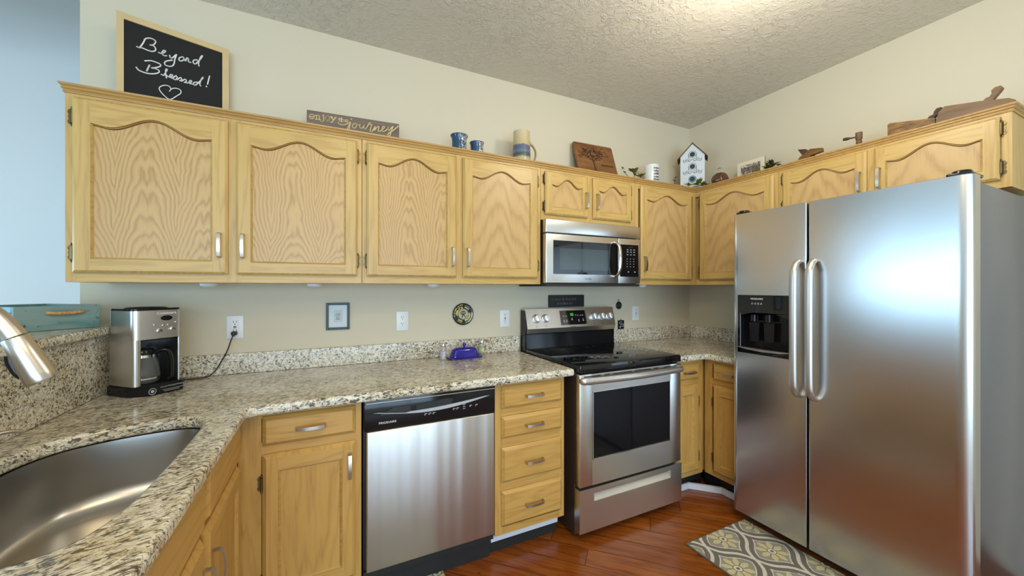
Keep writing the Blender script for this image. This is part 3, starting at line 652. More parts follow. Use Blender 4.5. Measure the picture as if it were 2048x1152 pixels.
# ------------------------------------------------------------------ base cabinets
BD = 0.610; CT = 0.876; B_ = '_b'
r = cabinet('base_cabinet', 'oak base cabinet with one drawer over one door, left of the dishwasher', 'cabinet', (-3.172, -0.001, 0), 0, 0.429, BD-0.001, 0.115, CT-0.001,
            [(0.0, 0.075), (0.402, 0.429)], [(0.115, 0.155), (0.70, 0.755), (0.845, 0.875)])
drawer(r, 0.078, 0.407, 0.742, 0.855, -BD+0.0005); door(r, 0.078, 0.407, 0.148, 0.709, -BD+0.0005, 0, 'oak_v', -1, [0.60, 0.22], (0.383, 0.615), mold=0.010, base=True)
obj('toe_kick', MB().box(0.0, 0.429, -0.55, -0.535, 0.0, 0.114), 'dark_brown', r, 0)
r = cabinet('base_cabinet', 'narrow oak base cabinet with a stack of four drawers between dishwasher and range', 'cabinet', (-2.131, -0.001, 0), 0, 0.405, BD-0.001, 0.118, CT-0.001,
            [(0.0, 0.04), (0.375, 0.405)], [(0.118, 0.155), (0.84, 0.875), (0.705, 0.745), (0.55, 0.60), (0.335, 0.38)])
for a, b in ((0.744, 0.855), (0.597, 0.705), (0.379, 0.551), (0.163, 0.337)): drawer(r, 0.032, 0.385, a, b, -BD+0.0005)
obj('toe_kick', MB().box(0.0, 0.395, -0.56, -0.545, 0.06, 0.117), 'white_trim', r, 0); obj('shade_plinth', MB().box(0.0, 0.395, -0.545, -0.53, 0.0, 0.117), 'black_matte', r, 0)  # black piece at the back paints the shadow below the white toe kick
r = cabinet('base_cabinet', 'oak base cabinet with drawer and door, between the range and the corner', 'cabinet', (-0.912, -0.001, 0), 0, 0.911, BD-0.001, 0.118, CT-0.001,
            [(0.0, 0.03), (0.238, 0.284)], [(0.118, 0.155, 0.0, 0.284), (0.70, 0.755, 0.0, 0.284), (0.845, 0.875, 0.0, 0.284)])
drawer(r, 0.020, 0.234, 0.747, 0.853, -BD+0.0005); door(r, 0.020, 0.234, 0.150, 0.715, -BD+0.0005, 0, 'oak_v', 1, [0.60, 0.24], None, mold=0.010, base=True)
obj('toe_kick', MB().box(0.0, 0.36, -0.54, -0.525, 0.0, 0.117), 'black_matte', r, 0)  # black paints the shade inside the toe recess
r = cabinet('base_cabinet', 'oak base cabinet with drawer and door, between the corner and the refrigerator', 'cabinet', (-0.001, -0.612, 0), -PI/2, 0.286, BD-0.001, 0.118, CT-0.001,
            [(0.0, 0.055), (0.256, 0.286)], [(0.118, 0.155), (0.70, 0.755), (0.845, 0.875)])
drawer(r, 0.068, 0.272, 0.747, 0.853, -BD+0.0005); door(r, 0.068, 0.272, 0.150, 0.715, -BD+0.0005, 0, 'oak_v', -1, [0.60, 0.24], (0.25, 0.61), mold=0.010, base=True)
obj('toe_kick', MB().box(-0.05, 0.286, -0.54, -0.525, 0.0, 0.117), 'black_matte', r, 0)  # recess shade put into the colour here too
# sink base on the left run, local x = world y + 1.56
r = thing('sink_cabinet', 'oak sink base cabinet under the left counter with two false fronts and two doors', 'cabinet', (-3.6925, -1.56, 0), PI/2)
obj('body', MB().box(0, 0.02, -0.501, 0.0, 0.115, CT-0.001).box(0.90, 0.92, -0.501, 0, 0.115, CT-0.001).box(0.02, 0.90, -0.02, 0, 0.115, CT-0.001).box(0.02, 0.90, -0.501, -0.02, 0.115, 0.135), 'oak_side_b', r, 0)
mb = MB()
for a, b in ((0.0, 0.035), (0.455, 0.500), (0.885, 0.945)): mb.box(a, b, -0.520, -0.5012, 0.115, CT-0.001, 0.0008, 1)
mb.mi = 1
for a, b in ((0.115, 0.155), (0.685, 0.745), (0.845, 0.875)): mb.box(0.001, 0.944, -0.5196, -0.5015, a, b, 0.0006, 1)
obj('face_frame', mb, ['oak_v'+B_, 'oak_h'+B_], r, 30)
for a, b in ((0.022, 0.462), (0.492, 0.905)): drawer(r, a, b, 0.722, 0.862, -0.5205, False)
door(r, 0.022, 0.462, 0.148, 0.700, -0.5205, 0, 'oak_v', -1, [0.60, 0.24], (0.440, 0.578), mold=0.010, base=True)
door(r, 0.492, 0.905, 0.148, 0.700, -0.5205, 0, 'oak_v', 1, [0.60, 0.24], (0.520, 0.580), mold=0.010, base=True)
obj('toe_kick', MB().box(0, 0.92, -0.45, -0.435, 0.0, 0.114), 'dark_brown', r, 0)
# shoe strip across the inside corner
tag(obj('corner_toe_strip', MB().prism([(-0.910, -0.562), (-0.910, -0.550), (-0.690, -0.550), (-0.575, -0.665), (-0.550, -0.690), (-0.550, -0.895), (-0.562, -0.895), (-0.562, -0.700), (-0.70, -0.562)], 'z', 0.001, 0.040), 'white_trim', None, 0), 'white floor strip in the dark toe recess of the right corner cabinets', 'trim')

# ------------------------------------------------------------------ worktops, splashes
sink_pts = [(-3.238, -0.772), (-3.262, -0.735), (-3.309, -0.717), (-3.394, -0.724), (-3.475, -0.748), (-3.545, -0.790), (-3.582, -0.850), (-3.600, -0.925), (-3.604, -1.02), (-3.604, -1.20), (-3.598, -1.34), (-3.575, -1.42),
            (-3.525, -1.452), (-3.43, -1.457), (-3.335, -1.452), (-3.276, -1.430), (-3.246, -1.385), (-3.228, -1.30), (-3.224, -1.20), (-3.222, -1.08), (-3.222, -0.96), (-3.226, -0.84)]
def closed(P, k=4):
    out = []; n = len(P)
    for i in range(n):
        a, b, c, d = [Vector(P[(i+j) % n]+(0,)) for j in (-1, 0, 1, 2)]
        for j in range(k):
            t = j/k; v = 0.5*((2*b)+(c-a)*t+(2*a-5*b+4*c-d)*t*t+(3*b-a-3*c+d)*t**3); out.append((v.x, v.y))
    return out
SINK = closed(sink_pts)
def arcpts(cx, cy, r, a0, a1, n=5): return [(cx+r*math.cos(math.radians(a0+(a1-a0)*i/n)), cy+r*math.sin(math.radians(a0+(a1-a0)*i/n))) for i in range(n+1)]
out = [(-3.701, -0.002), (-3.701, -3.2), (-3.132, -3.2)]+[(-3.132, -0.735)]+arcpts(-3.087, -0.722, 0.045, 180, 100, 4)[1:]+[(-2.30, -0.668)]+arcpts(-1.703, -0.650, 0.012, 270, 360, 3)+[(-1.691, -0.002)]
tag(obj('countertop', slab(out, [SINK], CT, 0.914, 0.011), 'granite', None, 40), 'large L-shaped speckled granite worktop with the sink cut into it, left of the range', 'countertop')
out = [(-0.922, -0.002), (-0.922, -0.655), (-0.675, -0.655)]+arcpts(-0.675, -0.675, 0.020, 90, 0, 4)+[(-0.655, -0.900), (-0.002, -0.900), (-0.002, -0.002)]
tag(obj('countertop', slab(out, [], CT, 0.914, 0.011), 'granite', None, 40), 'small granite worktop in the right corner between the range and the refrigerator', 'countertop')
tag(obj('backsplash', MB().box(-3.681, -1.693, -0.0205, -0.001, 0.9145, 1.016, 0.002, 1), 'granite_splash'), 'low granite upstand along the wall behind the coffee maker and butter dish', 'backsplash')
tag(obj('backsplash', MB().box(-0.920, -0.001, -0.0205, -0.001, 0.9145, 1.016, 0.002, 1), 'granite_splash'), 'short granite upstand on the back wall right of the range', 'backsplash')
tag(obj('backsplash', MB().box(-0.0205, -0.001, -0.900, -0.0215, 0.9145, 1.016, 0.002, 1), 'granite_splash'), 'granite upstand on the right wall running behind the refrigerator', 'backsplash')
# undermount sink bowl: rings from rim to bottom
t = bmesh.new(); cx, cy = -3.41, -1.10; rings = []
for f, z in ((1.03, CT-0.001), (1.0, CT-0.0012), (0.995, 0.86), (0.985, 0.80), (0.975, 0.735), (0.955, 0.705), (0.90, 0.688), (0.80, 0.683), (0.35, 0.678), (0.12, 0.676)):
    rings.append([t.verts.new((cx+(x-cx)*f, cy+(y-cy)*f, z)) for x, y in SINK])
for A, B in zip(rings, rings[1:]):
    for i in range(len(A)): t.faces.new((A[i], A[(i+1) % len(A)], B[(i+1) % len(A)], B[i]))
t.faces.new(rings[-1]); bmesh.ops.recalc_face_normals(t, faces=t.faces); mb = MB(); mb._add(t)
rt = thing('kitchen_sink', 'deep stainless steel undermount sink bowl in the left granite counter', 'sink', (0, 0, 0))
bowl = obj('bowl', mb, 'steel_sink', rt, 50); md = bowl.modifiers.new('thickness', 'SOLIDIFY'); md.thickness = 0.0015; md.offset = -1
obj('drain', MB().lathe([(0.0, 0.0), (0.030, 0.0), (0.034, 0.002), (0.045, 0.003), (0.045, 0.0)], (-3.41, -1.10, 0.6765), 28), 'chrome', rt, 40)

# ------------------------------------------------------------------ faucet and soap dispenser
rt = thing('faucet', 'tall brushed nickel pull-down faucet arching over the sink', 'faucet', (-3.64, -1.15, 0.914))
obj('base', MB().lathe([(0.0, 0.0005), (0.030, 0.0005), (0.030, 0.006), (0.025, 0.014), (0.022, 0.05), (0.021, 0.10), (0.0, 0.10)], (0, 0, 0)), 'nickel', rt, 40)
sp = [(0, 0, 0.095), (0, 0, 0.20), (0.002, 0, 0.29), (0.020, 0, 0.36), (0.062, 0, 0.40), (0.108, 0, 0.405), (0.145, 0, 0.378), (0.166, 0, 0.348), (0.178, 0, 0.326)]
obj('spout', MB().tube(sp, lambda t: 0.015+0.0045*max(0, (t-0.55)/0.45), 18), 'nickel', rt, 60)
hd = MB(); a = Vector((0.178, 0, 0.326)); b = Vector((0.219, 0, 0.232)); dn = (b-a).normalized()
hd.lathe([(0.0, 0.0), (0.0198, 0.0), (0.0205, 0.002), (0.0225, 0.04), (0.0255, 0.085), (0.0262, 0.100), (0.0245, 0.104), (0.020, 0.104), (0.019, 0.100), (0.0, 0.100)], a+dn*0.0012, 28, False, dn)
h = obj('spray_head', hd, 'nickel', rt, 40)
side = Vector((dn.z, 0, -dn.x)); mid = a+dn*0.055+side*0.0225*(1 if side.x < 0 else -1)
sd = (side if side.x < 0 else -side)
obj('spray_button', MB().tube([mid-dn*0.024+sd*0.001, mid-dn*0.010+sd*0.005, mid+dn*0.012+sd*0.006, mid+dn*0.026+sd*0.002], 0.0075, 10, (0.9, 0.6)), 'black', h, 60)
obj('lever', MB().tube([(0.0, -0.020, 0.07), (0.0, -0.045, 0.078), (0.0, -0.10, 0.088)], lambda t: 0.008-0.003*t, 12), 'nickel', rt, 60)
rt = thing('soap_dispenser', 'small brushed nickel soap dispenser spout on the sink deck behind the faucet', 'soap dispenser', (-3.655, -0.90, 0.914))
obj('pump', MB().lathe([(0.0, 0.0005), (0.020, 0.0005), (0.020, 0.005), (0.012, 0.012), (0.010, 0.035), (0.013, 0.040), (0.013, 0.055), (0.0, 0.058)], (0, 0, 0)), 'nickel', rt, 40)
obj('nozzle', MB().tube([(0.0, 0.0, 0.048), (0.015, 0.018, 0.054), (0.034, 0.042, 0.054), (0.051, 0.063, 0.045)], lambda t: 0.0062-0.0012*t, 12), 'nickel', rt, 60)
# ------------------------------------------------------------------ dishwasher
rt = thing('dishwasher', 'stainless steel dishwasher with black control panel under the counter', 'dishwasher', (-2.737, -0.02, 0))
obj('body', MB().box(0.002, 0.600, -0.575, -0.01, 0.11, 0.870), 'black_matte', rt, 0)
obj('toe_panel', MB().box(0.002, 0.598, -0.545, -0.53, 0.0, 0.11).box(0.002, 0.598, -0.59, -0.53, 0.112, 0.140), 'black_matte', rt, 0)
obj('door_panel', MB().box(0.012, 0.595, -0.612, -0.576, 0.146, 0.737, 0.006, 3), 'steel_dw', rt, 40)
cp = MB().box(0.003, 0.600, -0.605, -0.576, 0.739, 0.870, 0.003, 2)
# bowed lower lip of the pull pocket
cpo = obj('control_panel', cp, 'black', rt, 40)
yf = -0.6055
def arcz(t): return 0.815-0.030*math.sin(PI*min(1, max(0, t)))+0.012*t
obj('handle_lip', MB().poly(*(lambda P: (P, [tuple(range(len(P)//2))]+[tuple(range(len(P)-1, len(P)//2-1, -1))]+[(i, (i+1) % (len(P)//2), (i+1) % (len(P)//2)+len(P)//2, i+len(P)//2) for i in range(len(P)//2)]))(
    (lambda q: [(x, yf-0.004, z) for x, z in q]+[(x, yf, z) for x, z in q])(
    [(0.04+0.53*i/24, arcz(i/24)-0.002) for i in range(25)]+[(0.04+0.53*i/24, arcz(i/24)+(0.0008 if i < 7 else 0.0005+0.013*math.sin(PI*(i-4)/20.0))) for i in range(23, 0, -1)]))), plain('silver_lip', srgb(176, 180, 184), 0.35), cpo, 20)
obj('pull_pocket', MB().prism([(0.22, 0.803), (0.27, 0.797), (0.33, 0.801), (0.38, 0.812), (0.39, 0.832), (0.36, 0.838), (0.22, 0.824)], 'y', yf-0.0012, yf), 'black_matte', cpo, 0)
v = MB()
for k in range(5): v.box(0.07+0.012*k, 0.195, yf-0.0014, yf-0.0002, 0.800+0.0055*k, 0.8025+0.0055*k)
obj('vent', v, 'dark_grey', cpo, 0)
obj('top_trim', MB().box(0.012, 0.598, yf-0.0016, yf, 0.8535, 0.8565), 'chrome', cpo, 0)
def brand(parent, txt, x, y, z, size, mat='chalk', sx=1.15, mm=None): return obj('brand_lettering', text_mb(txt, size, (mm or Matrix.Translation((x, y, z)) @ FRONT), 0.0002, sx=sx), mat, parent, 0)
brand(cpo, 'FRIGIDAIRE', 0.098, yf-0.0006, 0.7665, 0.0125)
bt = MB()
for x, z in ((0.263, 0.778), (0.282, 0.778), (0.300, 0.778), (0.395, 0.783), (0.412, 0.784), (0.476, 0.787), (0.505, 0.787)): bt.box(x-0.007, x+0.005, yf-0.0008, yf, z, z+0.003).box(x-0.007, x-0.003, yf-0.0008, yf, z-0.005, z-0.002)
for z in (0.795, 0.786, 0.777): bt.box(0.436, 0.448, yf-0.0008, yf, z, z+0.0025)
obj('button_marks', bt, 'grey_print', cpo, 0)

# ------------------------------------------------------------------ range
rt = thing('range', 'stainless steel electric range with black glass cooktop and five knobs', 'stove', (-1.683, 0, 0))
Wd = 0.757
obj('body', MB().box(0.002, Wd-0.002, -0.640, -0.025, 0.02, 0.905), 'dark_brown', rt, 0)
obj('foot', MB().cyl((0.05, -0.58, 0.0), (0.05, -0.58, 0.03), 0.018), 'black_matte', rt, 30); obj('foot', MB().cyl((Wd-0.05, -0.58, 0.0), (Wd-0.05, -0.58, 0.03), 0.018), 'black_matte', rt, 30)
ct = MB().box(0.0, Wd, -0.692, -0.07, 0.892, 0.934, 0.008, 3)
ct = obj('cooktop', ct, 'black_glass', rt, 40)
ringm = MB()
def ring(mb, cx, cy, r, w=0.0016, z=0.9342):
    n = 64; P = [(cx+(r+s*w)*math.cos(2*PI*i/n), cy+(r+s*w)*math.sin(2*PI*i/n), z) for i in range(n) for s in (-1, 1)]
    mb.poly(P, [(2*i, 2*i+1, (2*i+3) % (2*n), (2*i+2) % (2*n)) for i in range(n)])
for cx, cy, r in ((0.20, -0.22, 0.075), (0.56, -0.22, 0.085), (0.21, -0.50, 0.115), (0.56, -0.50, 0.085), (0.385, -0.17, 0.055)):
    m_ = MB(); ring(m_, cx, cy, r); obj('burner_ring', m_, 'dark_grey', ct, 0)
dr = MB()
# door slab with a window opening
dz0, dz1 = 0.288, 0.885; wx0, wx1, wz0, wz1 = 0.088, 0.663, 0.425, 0.788; y0, y1 = -0.690, -0.645
dr.box(0.002, wx0, y0, y1, dz0, dz1, 0.004, 2).box(wx1, Wd-0.002, y0, y1, dz0, dz1, 0.004, 2).box(wx0-0.006, wx1+0.006, y0+0.0002, y1, dz0, wz0).box(wx0-0.006, wx1+0.006, y0+0.0002, y1, wz1, dz1-0.002)
dr = obj('oven_door', dr, 'steel', rt, 40)
wf = MB()
for a, b, c, d in ((wx0, wx0+0.004, wz0, wz1), (wx1-0.004, wx1, wz0, wz1), (wx0, wx1, wz0, wz0+0.004), (wx0, wx1, wz1-0.004, wz1)): wf.box(a, b, y0-0.0006, y0+0.012, c, d)
obj('window_trim', wf, 'chrome', dr, 0)
obj('oven_window', MB().box(wx0+0.002, wx1-0.002, y0+0.004, y0+0.012, wz0+0.002, wz1-0.002), 'oven_glass', dr, 0)
vs = MB()
for a, b in ((0.03, 0.14), (0.165, 0.20), (0.225, 0.36), (0.385, 0.505), (0.53, 0.565), (0.615, 0.72)): vs.box(a, b, y0-0.0008, y0+0.002, 0.869, 0.8745)
for a, b in ((0.06, 0.15), (0.17, 0.20), (0.60, 0.73)): vs.box(a, b, y0-0.0008, y0+0.002, 0.826, 0.831)
obj('vent_slots', vs, 'black_matte', dr, 0)
obj('door_handle', MB().tube([(0.012, -0.690, 0.853), (0.014, -0.706, 0.853), (0.060, -0.714, 0.853), (0.38, -0.732, 0.853), (0.70, -0.714, 0.853), (0.742, -0.706, 0.853), (0.744, -0.690, 0.853)], 0.0185, 14, (0.6, 1.0)), 'handle_steel', dr, 60)
sd = MB().box(0.0, Wd, -0.693, -0.645, 0.048, 0.203).box(0.0, 0.092, -0.693, -0.645, 0.203, 0.249).box(0.665, Wd, -0.693, -0.645, 0.203, 0.249).box(0.0, Wd, -0.693, -0.645, 0.249, 0.276).box(0.092, 0.665, -0.668, -0.645, 0.203, 0.249)
sdo = obj('storage_drawer', sd, 'steel', rt, 0)
obj('drawer_pull', MB().prism([(-0.6936, 0.2025), (-0.6936, 0.2055), (-0.670, 0.232), (-0.668, 0.2305), (-0.668, 0.2025)], 'x', 0.0915, 0.6655).box(0.0915, 0.095, -0.6936, -0.668, 0.203, 0.2495).box(0.662, 0.6655, -0.6936, -0.668, 0.203, 0.2495), plain('satin_pull', srgb(196, 192, 184), 0.4, 0.6, vary=0.0), sdo, 0)
# backguard
obj('backguard_base', MB().prism([(-0.025, 0.906), (-0.092, 0.934), (-0.078, 1.028), (-0.025, 1.03)], 'x', 0.005, Wd-0.005), 'black', rt, 20)
bgp = [(-0.028, 1.036), (-0.098, 1.036), (-0.108, 1.068), (-0.075, 1.200), (-0.028, 1.200)]
bg = obj('control_panel', MB().prism(bgp, 'x', 0.006, Wd-0.004, 0.0015, 2), 'steel', rt, 20)
obj('side_cap', MB().prism([(-0.020, 0.90), (-0.082, 0.91), (-0.085, 1.03), (-0.096, 1.068), (-0.060, 1.190), (-0.020, 1.190)], 'x', -0.001, 0.0055), 'black', rt, 20)
obj('side_cap', MB().prism([(-0.020, 0.90), (-0.082, 0.91), (-0.085, 1.03), (-0.096, 1.068), (-0.060, 1.190), (-0.020, 1.190)], 'x', Wd-0.0035, Wd+0.001), 'black', rt, 20)
nrm = Vector((0, -0.132, -0.033)).normalized(); nrm = Vector((0, -math.cos(math.atan2(0.033, 0.132)), math.sin(math.atan2(0.033, 0.132))))
def onp(x, s): # point on the sloped panel, s = 0 (bottom) .. 1 (top)
    return Vector((x, -0.108+0.033*s, 1.068+0.132*s))
PM = Matrix(((1, 0, 0, 0), (0, 0.2425, nrm.y, 0), (0, 0.9701, nrm.z, 0), (0, 0, 0, 1)))  # panel x, up-slope, normal
def panel_box(mb, x0, x1, s0, s1, th):
    a, b, c, d = onp(x0, s0), onp(x1, s0), onp(x1, s1), onp(x0, s1); mb.poly([a, b, c, d]+[p+nrm*th for p in (a, b, c, d)], [(0, 1, 2, 3), (4, 5, 6, 7), (0, 1, 5, 4), (1, 2, 6, 5), (2, 3, 7, 6), (3, 0, 4, 7)])
for x in (0.080, 0.152, 0.560, 0.632, 0.702):
    c = onp(x, 0.50); kb = MB(); kb.lathe([(0.0, 0), (0.0275, 0), (0.0275, 0.003), (0.024, 0.005), (0.0225, 0.022), (0.0205, 0.026), (0.0, 0.026)], c, 28, True, nrm)
    k = obj('knob', kb, 'satin_knob', bg, 40)
    g = MB(); a = PM.copy(); a.translation = c+nrm*0.028; g.box(-0.0045, 0.0045, -0.021, 0.021, -0.006, 0.006, 0.0015, 2, a @ Matrix.Rotation(0.25, 4, 'Z')); obj('knob_grip', g, 'satin_knob', k, 40)
    mk = MB(); mk.lathe([(0.0, 0), (0.0295, 0), (0.0295, 0.001), (0, 0.001)], c, 28, True, nrm); obj('knob_skirt', mk, 'dark_grey', k, 40)
mb = MB(); panel_box(mb, 0.272, 0.488, 0.12, 0.87, 0.0015); dp = obj('display', mb, 'black_glass', bg, 0)
mb = MB(); panel_box(mb, 0.486, 0.494, 0.10, 0.89, 0.0025); obj('display_trim', mb, 'chrome', bg, 0)
mb = MB(); panel_box(mb, 0.358, 0.385, 0.58, 0.72, 0.0019); obj('clock_digits', mb, 'led_green', dp, 0)
mb = MB()
for x, s in ((0.300, 0.56), (0.322, 0.56), (0.300, 0.26), (0.322, 0.28), (0.368, 0.36), (0.404, 0.60), (0.422, 0.58), (0.444, 0.58), (0.462, 0.58), (0.425, 0.28), (0.464, 0.30)):
    panel_box(mb, x-0.006, x+0.006, s, s+0.035, 0.0019)
    if s < 0.5: panel_box(mb, x-0.004, x+0.004, s+0.06, s+0.11, 0.0019)
obj('display_marks', mb, 'grey_print', dp, 0)
m_ = PM.copy(); m_.translation = onp(0.368, 0.03)+nrm*0.0006; brand(bg, 'FRIGIDAIRE', 0, 0, 0, 0.009, 'dark_grey', 1.1, m_)
mb = MB()
for x in (0.080, 0.152, 0.560, 0.632, 0.702):
    for dx, ds in ((-0.006, 0.13), (0.004, 0.13), (-0.006, 0.08), (0.005, 0.07)): panel_box(mb, x+dx-0.002, x+dx+0.002, ds, ds+0.025, 0.0004)
obj('panel_marks', mb, 'dark_grey', bg, 0)

# ------------------------------------------------------------------ microwave
rt = thing('microwave', 'stainless steel over-the-range microwave with black window and bowed handle', 'microwave', (-1.694, 0, 1.366))
mw = 0.752; yb_, yf_ = -0.332, -0.368
obj('body', MB().box(0.004, mw-0.004, yb_, -0.002, 0.004, 0.392), 'dark_brown', rt, 0)
obj('top_panel', MB().box(0.0, mw, yf_, yb_, 0.313, 0.394, 0.004, 3), 'steel', rt, 40)
obj('bottom_grille', MB().box(0.004, mw-0.002, yf_+0.004, -0.01, -0.012, 0.003), 'black_matte', rt, 0)
md_ = obj('door', MB().box(0.0, 0.560, yf_, yb_, 0.006, 0.308, 0.005, 3), 'steel', rt, 40)
obj('window', MB().prism([(0.052, 0.062), (0.555, 0.062), (0.555, 0.268), (0.052, 0.268)], 'y', yf_-0.0008, yf_+0.001, 0.0), 'black_glass', md_, 0)
obj('window_screen', MB().prism([(0.098, 0.090), (0.475, 0.090), (0.475, 0.222), (0.098, 0.222)], 'y', yf_-0.0012, yf_-0.0006), plain('grey_window_screen', srgb(52, 60, 56), 0.10, vary=0.0), md_, 0)
brand(md_, 'FRIGIDAIRE', 0.315, yf_-0.0005, 0.034, 0.0085, 'dark_grey')
obj('door_handle', MB().tube([(0.528, yf_, 0.050), (0.532, yf_-0.024, 0.062), (0.536, yf_-0.042, 0.095), (0.537, yf_-0.048, 0.165), (0.536, yf_-0.042, 0.235), (0.532, yf_-0.024, 0.268), (0.528, yf_, 0.280)], 0.0115, 14, (1.15, 0.7)), 'chrome', md_, 60)
cpn = obj('keypad_panel', MB().box(0.562, mw, yf_, yb_, 0.006, 0.308, 0.004, 3), 'steel', rt, 40)
obj('keypad', MB().prism([(0.575, 0.052), (0.735, 0.052), (0.735, 0.268), (0.575, 0.268)], 'y', yf_-0.0008, yf_+0.001), 'black_glass', cpn, 0)
mb = MB()
for j, z in enumerate((0.232, 0.217, 0.199, 0.170, 0.153, 0.136, 0.118)):
    for i in range(3): mb.box(0.632+i*0.029, (0.646 if j < 3 else 0.638)+i*0.029, yf_-0.0011, yf_-0.0005, z, z+0.0045)
for x in (0.640, 0.698): mb.box(x, x+0.012, yf_-0.0011, yf_-0.0005, 0.082, 0.088)
obj('key_marks', mb, 'grey_print', cpn, 0)
obj('clock_display', MB().box(0.645, 0.69, yf_-0.0011, yf_-0.0005, 0.246, 0.256), plain('dim_green_display', srgb(14, 44, 26), 0.2), cpn, 0)

# ------------------------------------------------------------------ refrigerator (faces world -x): local x = -0.902 - world y, local y = world x
rt = thing('refrigerator', 'large side-by-side stainless steel refrigerator with water dispenser in left door', 'refrigerator', (0, -0.902, 0), -PI/2)
FW = 0.914
obj('body', MB().box(0.006, FW-0.004, -0.672, -0.028, 0.03, 1.742, 0.004, 2), 'fridge_side', rt, 40)
obj('toe_grille', MB().box(0.02, FW-0.02, -0.665, -0.62, 0.004, 0.062), 'black_matte', rt, 0)
for x in (0.06, FW-0.06):
    for y in (-0.60, -0.10): obj('foot', MB().cyl((x, y, 0.0), (x, y, 0.035), 0.02), 'black_matte', rt, 30)
obj('door_gasket', MB().box(0.010, 0.372, -0.681, -0.6725, 0.075, 1.738).box(0.388, FW-0.010, -0.681, -0.6725, 0.075, 1.738), 'black_matte', rt, 0)
yF, yB, z0, z1 = -0.753, -0.682, 0.066, 1.765
def rstrip(x0, x1, za, zb, rl, rr, crown_=0.0):
    """door slice with rounded vertical front edges, radius rl on the left and rr on the right"""
    P = [(x0, yB)]
    P += [(x0+rl-rl*math.cos(a), yF+rl*0.55-rl*0.55*math.sin(a)) for a in [i*PI/2/10 for i in range(11)]] if rl else [(x0, yF)]
    P += [(x1-rr+rr*math.sin(a), yF+rr*0.55-rr*0.55*math.cos(a)) for a in [i*PI/2/10 for i in range(11)]] if rr else [(x1, yF)]
    P += [(x1, yB)]
    return MB().prism(P, 'z', za, zb)
def join(*ms):
    a = ms[0]
    for b in ms[1:]:
        me = bpy.data.meshes.new('j'); b.bm.to_mesh(me); b.bm.free(); a.bm.from_mesh(me); bpy.data.meshes.remove(me)
    return a
dx0, dx1, dzA, dzB = 0.035, 0.309, 0.982, 1.300
dl = join(rstrip(0.0, dx0, z0, z1, 0.030, 0), rstrip(dx1, 0.378, z0, z1, 0, 0.006), MB().box(dx0, dx1, yF, yB, z0, dzA), MB().box(dx0, dx1, yF, yB, dzB, z1))
dl = obj('freezer_door', dl, 'steel_fridge', rt, 35)
dr_ = obj('fridge_door', rstrip(0.388, FW, z0, z1, 0.006, 0.048), 'steel_fridge', rt, 35)
for x, par in ((0.347, dl), (0.415, dr_)):
    H_ = MB().tube([(x, yF+0.002, 1.475), (x, yF-0.020, 1.470), (x, yF-0.045, 1.440), (x, yF-0.056, 1.390), (x, yF-0.058, 1.14), (x, yF-0.056, 0.890), (x, yF-0.045, 0.840), (x, yF-0.020, 0.812), (x, yF+0.002, 0.806)], 0.0165, 16, (1.0, 0.72))
    obj('door_handle', H_, 'handle_steel', par, 60)
# dispenser
dd = join(MB().box(dx0-0.004, dx1+0.004, yF-0.003, yF+0.004, 1.205, dzB+0.004, 0.002, 1), MB().box(dx0-0.004, dx0+0.014, yF-0.003, yF+0.004, dzA-0.004, 1.206, 0.002, 1),
          MB().box(dx1-0.008, dx1+0.004, yF-0.003, yF+0.004, dzA-0.004, 1.206, 0.002, 1), MB().box(dx0-0.004, dx1+0.004, yF-0.003, yF+0.004, dzA-0.004, 1.010, 0.002, 1),
          MB().prism([(dx0+0.010, 1.206), (dx0+0.010, 1.190), (dx0+0.045, 1.196), (dx0+0.085, 1.207), (dx1-0.10, 1.207), (dx1-0.05, 1.196), (dx1-0.005, 1.180), (dx1-0.005, 1.206)][::-1], 'y', yF-0.002, yF+0.012))
dd = obj('dispenser', dd, 'black_glass', dl, 20)
obj('recess', MB().box(dx0, dx0+0.004, yF+0.004, yB-0.004, dzA, dzB).box(dx1-0.004, dx1, yF+0.004, yB-0.004, dzA, dzB).box(dx0, dx1, yB-0.008, yB-0.004, dzA, dzB).box(dx0, dx1, yF+0.004, yB-0.004, dzA, dzA+0.022).box(dx0, dx1, yF+0.004, yB-0.004, 1.22, dzB), 'black', dd, 0)
for x in (0.105, 0.185):
    obj('paddle', MB().prism([(x-0.028, 1.150), (x+0.028, 1.150), (x+0.024, 1.045), (x-0.024, 1.045)], 'y', yF+0.030, yF+0.036, 0.001), 'black', dd, 0)
    obj('nozzle', MB().cyl((x, yF+0.028, 1.158), (x, yF+0.028, 1.20), 0.016), 'black', dd, 40)
obj('drip_tray', MB().prism([(dx0+0.002, 1.008), (dx0+0.05, 1.000), (0.172, 0.996), (dx1-0.05, 1.000), (dx1-0.002, 1.008), (dx1-0.002, 1.010), (0.172, 1.009), (dx0+0.002, 1.011)], 'y', yF-0.008, yF+0.03), 'nickel', dd, 20)
brand(dd, 'FRIGIDAIRE', 0.140, yF-0.0035, 1.283, 0.0115)
mb = MB()
for x in (0.115, 0.131, 0.147, 0.163): mb.box(x-0.005, x+0.005, yF-0.0036, yF-0.003, 1.254, 1.2575).box(x-0.001, x+0.003, yF-0.0036, yF-0.003, 1.260, 1.2625)
obj('icons', mb, 'grey_print', dd, 0)
for x0_, x1_ in ((0.008, 0.075), (FW-0.075, FW-0.010)):
    h_ = MB().box(x0_, x1_, -0.735, -0.60, 1.7655, 1.780, 0.006, 3); cxh = x1_-0.03 if x0_ > 0.5 else x0_+0.03
    h_.lathe([(0.0, 0), (0.028, 0), (0.028, 0.016), (0.024, 0.022), (0.0, 0.024)], (cxh, -0.705, 1.7655), 24); obj('hinge_cover', h_, 'black', rt, 40)

